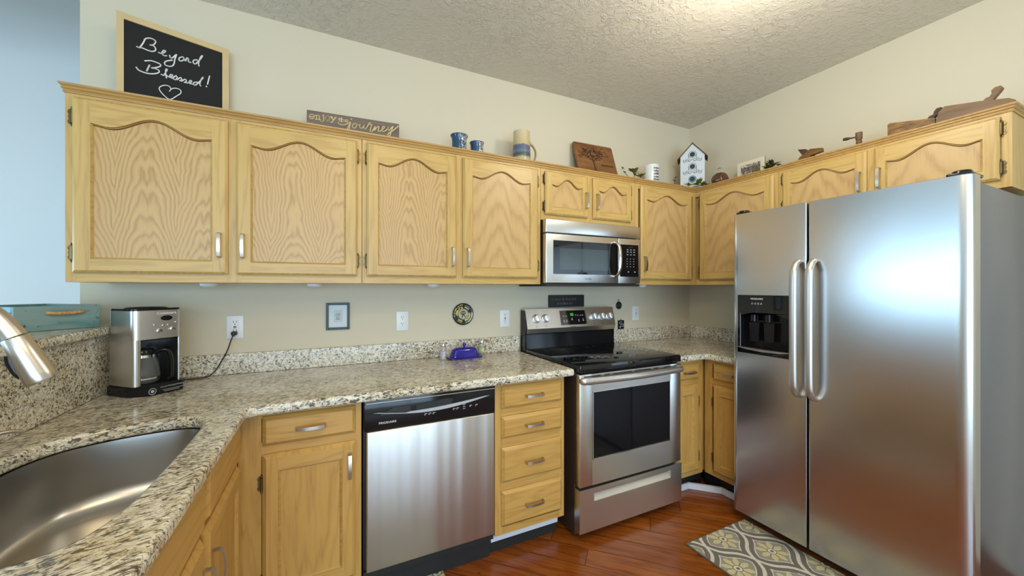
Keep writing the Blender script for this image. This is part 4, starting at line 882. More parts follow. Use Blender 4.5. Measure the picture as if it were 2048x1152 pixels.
# ------------------------------------------------------------------ coffee maker
rt = thing('coffee_maker', 'stainless steel and black drip coffee maker with a glass carafe', 'coffee maker', (-3.545, -0.2537, 0.9142), math.radians(47))
w2, d2 = 0.084, 0.0775
def rrect(x0, x1, y0, y1, r, n=5):
    return arcpts(x0+r, y0+r, r, 180, 270, n)+arcpts(x1-r, y0+r, r, 270, 360, n)+arcpts(x1-r, y1-r, r, 0, 90, n)+arcpts(x0+r, y1-r, r, 90, 180, n)
obj('base', MB().prism([(-w2-0.002, d2), (-w2-0.002, -d2+0.035), (-w2+0.040, -d2-0.020), (w2-0.010, -d2-0.020), (w2+0.012, -d2+0.006), (w2+0.012, d2)], 'z', 0.0, 0.043, 0.004), 'black', rt, 30)
cav = MB().box(-w2+0.006, w2-0.006, 0.056, d2-0.004, 0.043, 0.230)
cav = join(cav, MB().box(-w2+0.012, w2-0.012, -d2+0.006, 0.056, 0.219, 0.230))
obj('brew_cavity', cav, 'black', rt, 30)
bodyp = rrect(-w2, w2, -d2, d2, 0.022)
obj('housing', join(MB().prism(bodyp, 'z', 0.224, 0.339, 0.0), MB().prism(rrect(-w2, -w2+0.030, -d2, d2, 0.0145), 'z', 0.0432, 0.2245), MB().prism(rrect(w2-0.010, w2, -d2+0.01, d2, 0.0045), 'z', 0.0432, 0.2245), MB().box(-w2+0.01, w2-0.01, d2-0.006, d2, 0.0432, 0.2245)), 'steel', rt, 30)
obj('lid', MB().prism(rrect(-w2-0.001, w2+0.001, -d2-0.001, d2+0.001, 0.022), 'z', 0.3395, 0.347, 0.003).lathe([(0.0, 0.0), (0.072, 0.0), (0.062, 0.005), (0.0, 0.007)], (0, 0, 0.347), 30), 'black', rt, 30)
ca = MB().lathe([(0.0, 0.0375), (0.055, 0.0375), (0.064, 0.045), (0.068, 0.075), (0.062, 0.125), (0.050, 0.165), (0.048, 0.170), (0.0465, 0.170), (0.0485, 0.164), (0.060, 0.124), (0.0655, 0.075), (0.062, 0.048), (0.054, 0.041), (0.0, 0.041)], (-0.022, -0.045, 0), 32, False)
ca = obj('carafe', ca, 'smoke_glass', rt, 60)
obj('carafe_band', MB().lathe([(0.0665, 0.060), (0.0692, 0.060), (0.0694, 0.066), (0.0685, 0.066)], (-0.022, -0.045, 0), 32, False), 'chrome', ca, 60)
ca.location.y += 0.036; ca.location.z -= 0.004; ca.scale = (0.86, 0.86, 0.86)
obj('neck_band', MB().lathe([(0.0495, 0.160), (0.052, 0.160), (0.0515, 0.172), (0.049, 0.172)], (-0.022, -0.045, 0), 32, False), 'chrome', ca, 60)
obj('carafe_lid', MB().lathe([(0.0, 0.172), (0.050, 0.172), (0.050, 0.185), (0.040, 0.200), (0.0, 0.203)], (-0.022, -0.045, 0), 32), 'black', ca, 40)
obj('carafe_handle', MB().tube([(0.006, -0.090, 0.178), (0.022, -0.112, 0.192), (0.040, -0.124, 0.186), (0.052, -0.126, 0.150), (0.056, -0.122, 0.105), (0.058, -0.118, 0.060), (0.052, -0.108, 0.048)], 0.0125, 12, (1.1, 0.7)), 'black', ca, 60)
yc = -d2-0.0006
obj('clock', MB().lathe([(0.0, 0.0), (0.021, 0.0), (0.021, 0.001), (0.0, 0.0012)], (0.026, yc+0.0004, 0.306), 28, True, (0, -1, 0)), 'black', rt, 30).scale = (1, 1, 0.5)
for x, z in ((-0.016, 0.280), (0.014, 0.276), (0.032, 0.277), (0.060, 0.286)): obj('button', MB().lathe([(0.0, 0), (0.004, 0), (0.0036, 0.003), (0, 0.0035)], (x, yc, z), 14, True, (0, -1, 0)), 'chrome', rt, 40)
for x, z in ((0.000, 0.255), (0.047, 0.259)): obj('knob', MB().lathe([(0.0, 0), (0.009, 0), (0.0078, 0.007), (0, 0.0075)], (x, yc, z), 18, True, (0, -1, 0)), 'chrome', rt, 40)
brand(rt, 'Cuisinart', 0.026, yc-0.0004, 0.3265, 0.015, 'chalk', 1.25)
mb = text_mb('12-CUP PROGRAMMABLE', 0.0075, Matrix.Translation((0.034, -d2-0.0208, 0.028)) @ FRONT, 0.0002)
for k, (a, b) in enumerate(((0.0, 0.075), (0.006, 0.06))): mb.box(a, b, -d2-0.0209, -d2-0.0203, 0.015-0.006*k, 0.0165-0.006*k)
mb.lathe([(0.011, 0), (0.013, 0), (0.013, 0.0006), (0.011, 0.0006)], (-0.034, -d2-0.0202, 0.018), 20, False, (0, -1, 0)).lathe([(0.0, 0), (0.006, 0), (0.006, 0.0006), (0, 0.0006)], (-0.034, -d2-0.0202, 0.018), 20, False, (0, -1, 0))
obj('base_lettering', mb, 'grey_print', rt, 0)
# cord and plug (the plug sits in the outlet, the cord hangs to the counter)
rt = thing('power_cord', 'black power cord from the coffee maker to the leftmost outlet', 'cord', (-3.289, -0.012, 1.118))
obj('cord', MB().tube([(0, -0.030, -0.006), (-0.008, -0.036, -0.030), (-0.025, -0.034, -0.085), (-0.052, -0.030, -0.140), (-0.075, -0.034, -0.180), (-0.100, -0.050, -0.1985), (-0.135, -0.060, -0.2005), (-0.165, -0.062, -0.2005), (-0.186, -0.078, -0.2000)], 0.0028, 8), 'black_matte', rt, 60)
obj('plug', MB().box(-0.011, 0.011, -0.030, 0.0055, -0.009, 0.009, 0.004, 2).box(-0.006, 0.006, -0.034, -0.028, -0.014, 0.004, 0.003, 2), 'black_matte', rt, 40)

# ------------------------------------------------------------------ crate on the bar ledge
LX = Vector((0.149, 0.168)); LX.normalize()
rt = thing('crate', 'distressed teal wooden crate with a rope handle on the granite bar ledge', 'crate', (-3.829, -0.430, 1.1905), math.atan2(LX.y, LX.x))
cw, cl, ch = 0.2246, 0.33, 0.088
pan = obj('end_board', MB().box(0, cw, 0, 0.014, 0.0, ch, 0.0015, 1), 'teal', rt, 0)
obj('end_board', MB().box(0, cw, cl-0.014, cl, 0, ch, 0.0015, 1), 'teal', rt, 0)
sb = obj('side_board', MB().box(0, 0.012, 0.0145, cl-0.0145, 0, ch, 0.0015, 1), plain('pale_blue_painted_board', srgb(120, 168, 190), 0.6, vary=0.2, scale=50), rt, 0)
obj('side_board', MB().box(cw-0.012, cw, 0.0145, cl-0.0145, 0, ch, 0.0015, 1), 'teal', rt, 0)
obj('bottom_board', MB().box(0.0125, cw-0.0125, 0.0145, cl-0.0145, 0, 0.008), 'dark_brown', rt, 0)
obj('rope_handle', MB().tube([(0.082, 0.010, 0.064), (0.082, -0.008, 0.063), (0.11, -0.015, 0.061), (0.14, -0.016, 0.062), (0.168, -0.010, 0.064), (0.176, 0.010, 0.065)], 0.0062, 12), 'rope', pan, 60)
obj('lettering', text_mb('LOVE', 0.078, Matrix.Translation((-0.0004, 0.10, 0.040)) @ Matrix.Rotation(-PI/2, 4, 'Z') @ FRONT, 0.0002), plain('blue_lettering', srgb(40, 92, 130), 0.6), sb, 0)
# ------------------------------------------------------------------ things on top of the cabinets (top boards at z = 2.098)
TZ = 2.0985
rt = thing('chalkboard', 'black chalkboard in a pale wood frame, white handwriting and a heart', 'chalkboard', (-3.668, -0.17, 0), math.atan2(0.12, 0.362))
bz0, bz1, bw = TZ, 2.510, 0.3816
fr = MB().prism([(0, bz0), (0.0224, bz0+0.0224), (0.0224, bz1-0.0265), (0, bz1)], 'y', 0, 0.016).prism([(bw, bz0), (bw, bz1), (bw-0.0255, bz1-0.0265), (bw-0.0255, bz0+0.0224)], 'y', 0, 0.016)
fr.prism([(0, bz1), (0.0224, bz1-0.0265), (bw-0.0255, bz1-0.0265), (bw, bz1)], 'y', 0, 0.016).prism([(0, bz0), (bw, bz0), (bw-0.0255, bz0+0.0224), (0.0224, bz0+0.0224)], 'y', 0, 0.016)
obj('frame', fr, 'pale_wood', rt, 0)
sl = obj('slate', MB().box(0.018, bw-0.02, 0.006, 0.014, bz0+0.015, bz1-0.02), 'slate', rt, 0)
obj('handwriting', ribbons(CHALK[:-1], 0.0058, 0.0046), 'chalk', sl, 0)
obj('heart_drawing', ribbons(CHALK[-1:], 0.0058, 0.0034), 'chalk', sl, 0)
rt = thing('wood_sign', 'long weathered wood sign lettered "enjoy the journey" on the cabinet tops', 'sign', (-2.975, -0.125, 0), math.atan2(-0.03, 0.46))
sg = obj('board', MB().box(0.008, 0.4624, 0.0, 0.018, TZ, 2.2545, 0.0015, 1), 'sign_wood', rt, 0)
obj('lettering', ribbons(ENJOY, -0.0001, 0.0040), 'gold_letter', sg, 0); obj('script_lettering', ribbons(JOURNEY, -0.0001, 0.0046), 'gold_letter', sg, 0)
def cup(name, label, x, y, r, z1, flare):
    h = z1-TZ; rt = thing(name, label, 'cup', (x, y, TZ))
    b = obj('cup_body', MB().lathe([(0.0, 0.0), (r*0.86, 0.0), (r*0.90, 0.01), (r*0.90, h*0.72), (r*0.92, h*0.86), (r*flare, h), (r*flare-0.003, h), (r*0.85, h*0.8), (r*0.84, 0.012), (0, 0.010)], (0, 0, 0), 36, False), 'blue_glaze', rt, 40)
    obj('rim', MB().lathe([(r*flare-0.004, h-0.0005), (r*flare+0.0006, h-0.002), (r*flare+0.0006, h+0.001), (r*flare-0.003, h+0.0015)], (0, 0, 0), 36, False), plain('dark_blue_rim', srgb(38, 44, 58), 0.2), b, 60)
cup('pottery_cup', 'larger speckled blue pottery cup with flared rim, left of the pair', -2.168, -0.16, 0.0475, 2.246, 1.08)
cup('pottery_cup', 'smaller speckled blue pottery cup, right of the pair', -2.056, -0.16, 0.0425, 2.222, 1.02)
rt = thing('beer_stein', 'tall banded stoneware mug with handle, cream top and blue middle', 'mug', (-1.748, -0.155, TZ))
sb = obj('mug_body', MB().lathe([(0.0, 0.0), (0.055, 0.0), (0.0575, 0.012), (0.0575, 0.10), (0.0555, 0.16), (0.0530, 0.215), (0.0545, 0.246), (0.0515, 0.246), (0.050, 0.21), (0.052, 0.02), (0, 0.015)], (0, 0, 0), 40, False), 'stein', rt, 50)
obj('mug_handle', MB().tube([(0.050, -0.006, 0.198), (0.060, -0.008, 0.178), (0.078, -0.010, 0.165), (0.095, -0.012, 0.135), (0.096, -0.012, 0.10), (0.082, -0.010, 0.062), (0.056, -0.007, 0.044)], lambda t: 0.010-0.003*t, 12, (0.9, 0.75)), 'stein_handle', rt, 60)
# cutting board leaning against the wall
rt = thing('cutting_board', 'walnut cutting board engraved with a tree, leaning on the wall', 'cutting board', (-1.275, -0.15, TZ), math.radians(-2), rx=-math.radians(19))
cb = obj('board', MB().prism(rrect(0.0, 0.346, 0.0, 0.330, 0.014), 'y', 0, 0.016, 0.002), 'board_wood', rt, 0)
random.seed(11); mb = MB(); strokes = []
def branch(x, z, a, L, w, dep):
    x2, z2 = x+L*math.cos(a), z+L*math.sin(a); strokes.append((w, [(x, z), ((x+x2)/2+random.uniform(-.003, .003), (z+z2)/2), (x2, z2)]))
    if dep:
        for k in range(3 if dep > 2 else 2): branch(x2, z2, a+random.uniform(-0.95, 0.95), L*random.uniform(0.6, 0.85), w*0.62, dep-1)
branch(0.150, 0.095, 1.62, 0.080, 0.010, 4)
for a in (-0.3, 0.15, 2.9, 3.4, 3.9, -0.7): strokes.append((0.006, [(0.150, 0.098), (0.150+0.035*math.cos(a), 0.092+0.02*math.sin(a)), (0.150+0.06*math.cos(a), 0.084+0.03*math.sin(a))]))
strokes = [q for q in strokes if all(0.01 < a_ < 0.33 and 0 < b_ < 0.315 for a_, b_ in q[1])]
ms = [ribbons([s], -0.0001, w, 0.0005, 2) for w, s in strokes]
lf = MB()
for _ in range(170):
    a = random.uniform(0, 2*PI); rr = random.uniform(0.02, 0.085); x, z = 0.150+rr*1.1*math.cos(a), 0.245+rr*0.70*math.sin(a)
    if 0.01 < x < 0.34 and z < 0.318: lf.box(x-0.0045, x+0.0045, -0.0005, -0.0001, z-0.0028, z+0.0028)
obj('tree_engraving', join(*ms, lf), 'burnt', cb, 0)
nm = [[(0.210+0.0135*i, 0.148), (0.214+0.0135*i, 0.162), (0.218+0.0135*i, 0.147), (0.222+0.0135*i, 0.156)] for i in range(8)]
obj('name_engraving', ribbons(nm, -0.0001, 0.0030, 0.0005), 'burnt', cb, 0)
# white printed mug / jar
rt = thing('white_mug', 'white glazed mug printed with dark letters near the corner', 'mug', (-0.618, -0.16, TZ))
wm = obj('mug_body', MB().lathe([(0.0, 0.0), (0.050, 0.0), (0.053, 0.008), (0.054, 0.15), (0.055, 0.188), (0.052, 0.188), (0.050, 0.15), (0.049, 0.012), (0, 0.010)], (0, 0, 0), 40, False), plain('white_glaze', srgb(222, 224, 220), 0.12, vary=0.02), rt, 50)
mb = MB(); random.seed(3)
for z in (0.150, 0.128, 0.106, 0.084, 0.062):
    for k in range(6):
        a = -2.05+0.145*k+random.uniform(-.02, .02); c = Vector((math.cos(a), math.sin(a), 0)); s = Vector((-math.sin(a), math.cos(a), 0)); rr = 0.0549; hh = random.uniform(0.009, 0.017)
        for (o1, o2, h1, h2) in ((-0.0028, -0.001, 0, hh), (0.001, 0.0028, 0, hh), (-0.0028, 0.0028, hh*0.5, hh*0.5+0.002)):
            P = [c*rr+s*o1+Vector((0, 0, z+h1)), c*rr+s*o2+Vector((0, 0, z+h1)), c*rr+s*o2+Vector((0, 0, z+h2)), c*rr+s*o1+Vector((0, 0, z+h2))]
            mb.poly(P+[p+c*0.0007 for p in P], [(0, 1, 2, 3), (4, 5, 6, 7), (0, 1, 5, 4), (1, 2, 6, 5), (2, 3, 7, 6), (3, 0, 4, 7)])
obj('printed_letters', mb, 'print_dark', wm, 0)
def leaf(mb, p, d, L, w, up=Vector((0, 0, 1))):
    p = Vector(p); d = Vector(d).normalized(); s = d.cross(up)
    if s.length < 0.1: s = d.cross(Vector((0, 1, 0)))
    s.normalize(); n = s.cross(d)
    t = bmesh.new(); mid = []; l = []; r = []
    for i in range(6):
        f = i/5; wd = w*math.sin(PI*min(0.98, f*0.92+0.04)); c = p+d*L*f-n*L*0.15*f*f
        mid.append(t.verts.new(c-n*0.0010)); l.append(t.verts.new(c+s*wd+n*wd*0.25)); r.append(t.verts.new(c-s*wd+n*wd*0.25))
    for i in range(5): t.faces.new((mid[i], mid[i+1], l[i+1], l[i])); t.faces.new((mid[i], r[i], r[i+1], mid[i+1]))
    e = bmesh.ops.solidify(t, geom=list(t.faces), thickness=0.0008)
    mb._add(t)
def sprig(name, label, loc, stems, mat='leaf', seed=1, ll=0.035, rz=0.0):
    rt = thing(name, label, 'plant', loc, rz); random.seed(seed)
    st = MB()
    for pts, tips in stems: st.tube(pts, 0.0020, 6)
    obj('stem', st, 'stem', rt, 60); lf = MB()
    for pts, tips in stems:
        for (p, n, L) in tips:
            for k in range(n):
                a = 2*PI*k/n+random.uniform(-0.4, 0.4); e = random.uniform(0.1, 1.1)
                leaf(lf, p, (math.cos(a)*math.cos(e), math.sin(a)*math.cos(e)*0.7, math.sin(e)), L*random.uniform(0.75, 1.1), L*0.22)
    obj('leaves', lf, mat, rt, 60); return rt
sprig('artificial_sprig', 'artificial leafy twig lying between the cutting board and the white mug', (-0.925, -0.295, TZ),
      [([(-0.10, 0, 0.055), (-0.085, 0, 0.045), (-0.05, 0, 0.022), (0.0, 0, 0.020), (0.04, 0.0, 0.010), (0.10, 0, 0.004)], [((-0.105, 0, 0.07), 4, 0.020), ((-0.085, 0, 0.048), 3, 0.018), ((-0.02, 0, 0.022), 2, 0.015)]),
       ([(0.0, 0, 0.020), (0.002, 0, 0.045), (0.0, 0, 0.070)], [((0.0, 0, 0.052), 7, 0.058), ((0, 0, 0.07), 3, 0.050)]),
       ([(0.05, 0, 0.008), (0.058, 0, 0.03), (0.062, 0, 0.05)], [((0.062, 0, 0.035), 6, 0.052)]), ([(-0.09, 0, 0.003), (-0.06, 0, 0.010), (-0.03, 0, 0.018)], [((-0.085, 0, 0.010), 5, 0.016)])], 'leaf', 4)
sprig('artificial_sprig', 'tiny bare twig standing left of the birdhouse', (-0.530, -0.295, TZ), [([(0, 0, 0.0), (0.004, 0, 0.04), (0.014, 0, 0.075)], [((0.014, 0, 0.072), 3, 0.022), ((0.004, 0, 0.045), 2, 0.026)])], 'leaf_dark', 8)
# birdhouse
rt = thing('birdhouse', 'tall narrow white birdhouse with three round holes and rusty roof', 'birdhouse', (-0.205, -0.195, TZ), math.radians(-52))
bw2, bd2, ez, pz = 0.088, 0.055, 0.300, 0.400
wl = obj('walls', MB().prism([(-bw2, 0.0), (bw2, 0.0), (bw2, ez), (0, pz), (-bw2, ez)], 'y', -bd2, bd2, 0.0), 'bird_white', rt, 0)
mb = MB(); th = 0.004
for s in (-1, 1):
    q = [(s*(-0.003), pz+0.001), (s*(bw2+0.022), ez-0.024), (s*(bw2+0.022), ez-0.020+th), (s*(-0.003), pz+0.004+th)]
    mb.prism(q if s > 0 else q[::-1], 'y', -bd2-0.012, bd2+0.012)
obj('roof', mb, 'roof_rust', rt, 0)
for i, z in enumerate((0.312, 0.215, 0.115)):
    obj('entrance_hole', MB().lathe([(0.0, 0), (0.0195, 0), (0.0195, 0.002), (0, 0.002)], (0, -bd2-0.0002, z), 28, True, (0, -1, 0)), 'black_matte', wl, 30)
    sc_ = MB().lathe([(0.021, 0), (0.029, 0), (0.029, 0.0012), (0.021, 0.0012)], (0, -bd2, z), 28, False, (0, -1, 0)) if i == 2 else MB().lathe([(0.026, 0), (0.029, 0), (0.029, 0.0012), (0.026, 0.0012)], (0, -bd2, z), 28, False, (0, -1, 0))
    if i < 2:
        sc_.box(-0.030, -0.026, -bd2-0.001, -bd2, z-0.030, z+0.004).box(0.026, 0.030, -bd2-0.001, -bd2, z-0.030, z+0.004)
        S = []
        for s in (-1, 1):
            for j in range(3):
                cx_ = s*(0.018+0.019*j); S.append([(cx_+0.010*math.cos(a), z-0.046+0.004*math.sin(j*2)+0.011*math.sin(a)) for a in [k*PI/5+j for k in range(9)]])
            S.append([(0, z-0.038), (s*0.02, z-0.052), (s*0.045, z-0.036), (s*0.062, z-0.050), (s*0.068, z-0.032)])
        sc_ = join(sc_, ribbons(S, -bd2, 0.0024, 0.001, 2))
    obj('painted_scroll', sc_, 'scroll_grey' if i < 2 else plain('blue_ring_paint', srgb(96, 140, 170), 0.6), wl, 0)
sprig('artificial_sprig', 'artificial leaves and berries at the foot of the birdhouse', (-0.305, -0.325, TZ+0.002),
      [([(-0.07, 0.04, 0.004), (-0.03, 0.01, 0.020), (0.03, -0.02, 0.015)], [((-0.055, 0.04, 0.03), 5, 0.040), ((0.0, 0.0, 0.035), 9, 0.060), ((0.03, -0.02, 0.028), 7, 0.045), ((0.040, -0.035, 0.030), 10, 0.030), ((0.030, -0.03, 0.045), 6, 0.026)])], 'leaf', 5)
# glass pumpkin
rt = thing('glass_pumpkin', 'round mottled copper-brown ornament with a curled metal stem', 'ornament', (-0.20, -0.432, TZ))
mb = MB(); t = bmesh.new(); R_, n1, n2 = 0.060, 16, 40; rings = []
for i in range(n1+1):
    a = PI*i/n1; row = []
    for j in range(n2):
        b_ = 2*PI*j/n2; k = 1-0.06*abs(math.sin(4*b_)) if 0 < i < n1 else 1; rr = R_*math.sin(a)*k
        row.append(t.verts.new((rr*math.cos(b_), rr*math.sin(b_), 0.062+R_*0.97*math.cos(a)-0.010*math.exp(-(a*3)**2))))
    rings.append(row)
for A, B in zip(rings, rings[1:]):
    for j in range(n2): t.faces.new((A[j], A[(j+1) % n2], B[(j+1) % n2], B[j]))
bmesh.ops.remove_doubles(t, verts=t.verts, dist=1e-5); bmesh.ops.recalc_face_normals(t, faces=t.faces); mb._add(t)
pb = obj('pumpkin_body', mb, 'copper', rt, 60)
obj('stem', MB().tube([(0, 0, 0.112), (-0.002, -0.010, 0.130), (0.0, -0.008, 0.148), (0.0, 0.008, 0.153), (0.0, 0.020, 0.146)], 0.0032, 8), 'nickel', rt, 60)
# unframed print
def photo_fn(u, v):
    random.seed(int(u*9000)*131+int(v*9000)); r = random.random()
    e = min(u, 1-u, v, 1-v)
    if u < 0.14 or u > 0.84 or v > 0.82 or v < 0.08: return srgb(214, 204, 178)
    if v > 0.72: return srgb(60, 56, 54) if r < 0.45 else srgb(206, 196, 172)
    if v > 0.52: return srgb(70, 64, 60) if r < 0.55 else srgb(132, 122, 112)
    if u > 0.55: return srgb(104, 110, 54) if r < 0.6 else srgb(90, 60, 50)
    return srgb(176, 166, 160) if r < 0.5 else srgb(88, 74, 70)
rt = thing('photo_print', 'unframed cream-bordered print of a row of buildings propped on the cabinet', 'picture', (-0.155, -0.538, TZ), -PI/2, rx=0)
bb = MB().box(0, 0.195, 0.0, 0.006, 0, 0.158); bb = obj('backing', bb, 'frame_green', rt, 0)
painted_obj('print', painted(44, 36, 0, 1, 0, 1, photo_fn, lambda u, v: (u*0.195, -0.0006, v*0.158)), 'picture', bb)
sprig('artificial_sprig', 'small green succulent behind the right end of the cream print', (-0.235, -0.835, TZ+0.002), [([(0, 0, 0.0), (0.0, 0.01, 0.02), (-0.01, 0.03, 0.04)], [((0, 0.03, 0.030), 12, 0.050), ((0, -0.03, 0.018), 10, 0.040), ((0, -0.07, 0.012), 10, 0.030), ((0, 0.01, 0.050), 8, 0.050)])], 'leaf_dark', 9)
# dark wooden folding piece, tap, block, jointer plane
def yzprism(pts, xa, xb, bev=0.0): return MB().prism([(y, max(z, TZ+0.0003)) for y, z in pts], 'x', xa, xb, bev)
rt = thing('wooden_trestle', 'dark wooden crossed pieces like a small folded stand', 'tool', (0, 0, 0))
obj('arm', yzprism([(-0.9608, 2.2161), (-1.0021, 2.2061), (-1.045, 2.160), (-1.075, TZ), (-1.020, TZ), (-0.9864, 2.172)], -0.205, -0.180, 0.001), 'tool_wood_dark', rt, 0)
obj('arm', yzprism([(-0.950, TZ), (-0.985, 2.156), (-1.0422, 2.1894), (-1.1016, 2.1768), (-1.1033, 2.1558), (-1.045, 2.150), (-1.00, TZ)], -0.232, -0.2055, 0.001), 'tool_wood', rt, 0)
rt = thing('barrel_tap', 'small turned wooden barrel tap standing on the cabinet above the fridge', 'tap', (-0.2, -1.266, TZ))
obj('tap_body', MB().lathe([(0.0, 0.0), (0.014, 0.0), (0.014, 0.045), (0.010, 0.050), (0.0135, 0.056), (0.0135, 0.066), (0.010, 0.070), (0.0150, 0.076), (0.0155, 0.113), (0.0, 0.115)], (0, 0, 0), 24), plain('turned_tap_wood', srgb(112, 82, 50), 0.55, vary=0.2), rt, 40)
obj('tap_key', MB().lathe([(0.0, 0), (0.0035, 0.002), (0.0040, 0.025), (0.0065, 0.032), (0.0090, 0.045), (0.0075, 0.058), (0.0, 0.062)], (0, 0.013, 0.092), 16, False, (0, 1, 0.12)), 'tool_wood_dark', rt, 40)
rt = thing('wooden_block_plane', 'low mottled wooden block lying in front of the long hand plane', 'tool', (0, 0, 0))
obj('block', yzprism([(-1.396, TZ), (-1.396, 2.2003), (-1.405, 2.205), (-1.5138, 2.1790), (-1.5691, 2.1680), (-1.5691, TZ)], -0.229, -0.2115, 0.0015), 'block_wood', rt, 0)
rt = thing('jointer_plane', 'long antique wooden hand plane with upright wedge handle above the fridge', 'tool', (0, 0, 0))
obj('plane_body', yzprism([(-1.5735, TZ), (-1.5735, 2.163), (-1.5806, 2.1902), (-1.5994, 2.2098), (-1.7089, 2.1863), (-1.790, 2.1640), (-1.806, 2.150), (-1.808, TZ)], -0.228, -0.172, 0.002), 'tool_wood', rt, 0)
obj('handle', yzprism([(-1.7122, 2.180), (-1.7122, 2.1870), (-1.7221, 2.1985), (-1.732, 2.1992), (-1.7384, 2.2116), (-1.7368, 2.2251), (-1.7481, 2.2345), (-1.764, 2.2346), (-1.7709, 2.2227), (-1.7671, 2.2135), (-1.7400, 2.176)], -0.211, -0.189, 0.0025), 'tool_wood', rt, 0)
obj('front_grip', yzprism([(-1.5339, 2.1756), (-1.5438, 2.1885), (-1.5575, 2.1914), (-1.5594, 2.2046), (-1.5691, 2.2172), (-1.5844, 2.2163), (-1.5844, 2.1942), (-1.5725, 2.1838), (-1.5497, 2.1693)], -0.211, -0.189, 0.002), 'tool_wood_dark', rt, 0)

# ------------------------------------------------------------------ things on the wall
def outlet(label, x, z, kind, name='outlet'):
    rt = thing(name, label, 'outlet', (x, -0.0005, z))
    pl = obj('cover_plate', MB().box(-0.0355, 0.0355, -0.006, 0.0, -0.0575, 0.0575, 0.0025, 2), 'white_plastic', rt, 40)
    def slots(zc):
        mb = MB().box(-0.0075, -0.0050, -0.0092, -0.0088, zc+0.001, zc+0.010).box(0.0050, 0.0075, -0.0092, -0.0088, zc+0.002, zc+0.009).lathe([(0, 0), (0.0026, 0), (0.0026, 0.0004), (0, 0.0004)], (0, -0.0088, zc-0.006), 12, True, (0, -1, 0))
        return mb
    if kind == 'duplex':
        for zc in (0.0195, -0.0195):
            s = obj('socket', MB().lathe([(0, 0), (0.0165, 0), (0.0165, 0.0028), (0, 0.003)], (0, -0.006, zc), 28, True, (0, -1, 0)), 'white_plastic', rt, 40); obj('slots', slots(zc), 'black_matte', s, 0)
    else:
        s = obj('socket', MB().box(-0.0165, 0.0165, -0.0088, -0.006, -0.033, 0.033, 0.001, 1), 'white_plastic', rt, 0)
        obj('slots', join(slots(0.021), slots(-0.021)), 'black_matte', s, 0)
        obj('test_button', MB().box(-0.006, 0.006, -0.0100, -0.0088, 0.001, 0.0055), 'print_dark', s, 0); obj('reset_button', MB().box(-0.006, 0.006, -0.0100, -0.0088, -0.0055, -0.001), plain('red_button', srgb(170, 40, 44), 0.4), s, 0)
    return rt
outlet('white wall outlet with the black coffee maker plug in its lower socket', -3.289, 1.147, 'gfci')
outlet('white duplex wall outlet between the framed print and the round plate', -2.470, 1.146, 'duplex')
outlet('white wall outlet directly left of the range', -1.797, 1.138, 'gfci')
outlet('small white wall outlet in the corner, right of the range', -0.631, 1.138, 'gfci')
rt = thing('framed_print', 'small dark green framed print of a tiny line drawing on the wall', 'picture', (-2.8195, -0.0005, 1.1865), 0)
fw, fh = 0.0595, 0.0745
mb = MB()
for a, b, c, d in ((-fw, -fw+0.013, -fh, fh), (fw-0.013, fw, -fh, fh), (-fw+0.013, fw-0.013, -fh, -fh+0.013), (-fw+0.013, fw-0.013, fh-0.013, fh)): mb.box(a, b, -0.013, 0.0, c, d, 0.0012, 1)
obj('frame', mb, 'frame_green', rt, 0)
pp = obj('mat', MB().box(-fw+0.012, fw-0.012, -0.007, -0.001, -fh+0.012, fh-0.012), 'paper', rt, 0)
obj('inner_print', MB().box(-0.022, 0.022, -0.0074, -0.007, -0.034, 0.034), plain('pale_grey_paper', srgb(190, 200, 206), 0.6, vary=0.02), pp, 0)
obj('line_drawing', ribbons([[(-0.012, 0.006), (-0.004, 0.014), (0.002, 0.004), (0.006, 0.016), (0.010, 0.006)], [(-0.010, 0.004), (-0.006, -0.006), (0.004, -0.004), (0.006, 0.004)], [(-0.008, -0.012), (0.0, -0.014), (0.010, -0.010)], [(-0.012, -0.020), (-0.004, -0.015), (0.004, -0.020), (0.009, -0.016)]], -0.0075, 0.0016, 0.0004), 'print_dark', pp, 0)
# round painted plate: rim, central figure, segmented border
def plate_fn(u, v):
    r = math.hypot(u, v); a = math.degrees(math.atan2(v, u)) % 360
    cream, yel, dk, nv, tl = srgb(196, 186, 140), srgb(206, 186, 104), srgb(30, 30, 24), srgb(34, 34, 74), srgb(36, 58, 82)
    if r > 0.93: return srgb(16, 20, 24)
    if r < 0.47:
        x, y = u/0.47, v/0.47   # hooped figure
        if abs(math.hypot(x+0.04, (y-0.22)*1.15)-0.44) < 0.09 and y > 0.02: return dk
        if -0.48 < x < 0.40 and abs(y-0.0) < 0.075: return dk
        if abs(x+0.06) < 0.09 and -0.05 < y < 0.5: return dk
        if y < 0 and y > -0.72 and (abs((x+0.0)+0.42*(-y)) < 0.10 or abs((x-0.0)-0.75*(-y)) < 0.10): return dk
        return srgb(186, 180, 150)
    if r < 0.52: return srgb(120, 112, 84)
    random.seed(int(a/7)*77+int(r*12)); q = random.random()
    if 95 <= a < 195: return (dk if q < 0.22 else srgb(204, 184, 116))
    if 195 <= a < 225: return tl
    if 225 <= a < 262: return yel if (0.6 < r < 0.85) else dk
    if 262 <= a < 285: return tl if r > 0.7 else dk
    if 285 <= a < 375 and not a > 372: 
        if a < 360: return (srgb(74, 96, 52) if q < 0.2 else (srgb(170, 90, 70) if q < 0.28 else srgb(206, 196, 140)))
    if a < 12: return (srgb(90, 100, 60) if q < 0.3 else srgb(206, 196, 130))
    if a < 38: return nv
    if a < 78: return srgb(190, 190, 150) if (0.6 < r < 0.86) else dk
    return dk
rt = thing('wall_plate', 'round painted ceramic plate with a stick figure, hung above the butter dish', 'plate', (-2.092, -0.0005, 1.176))
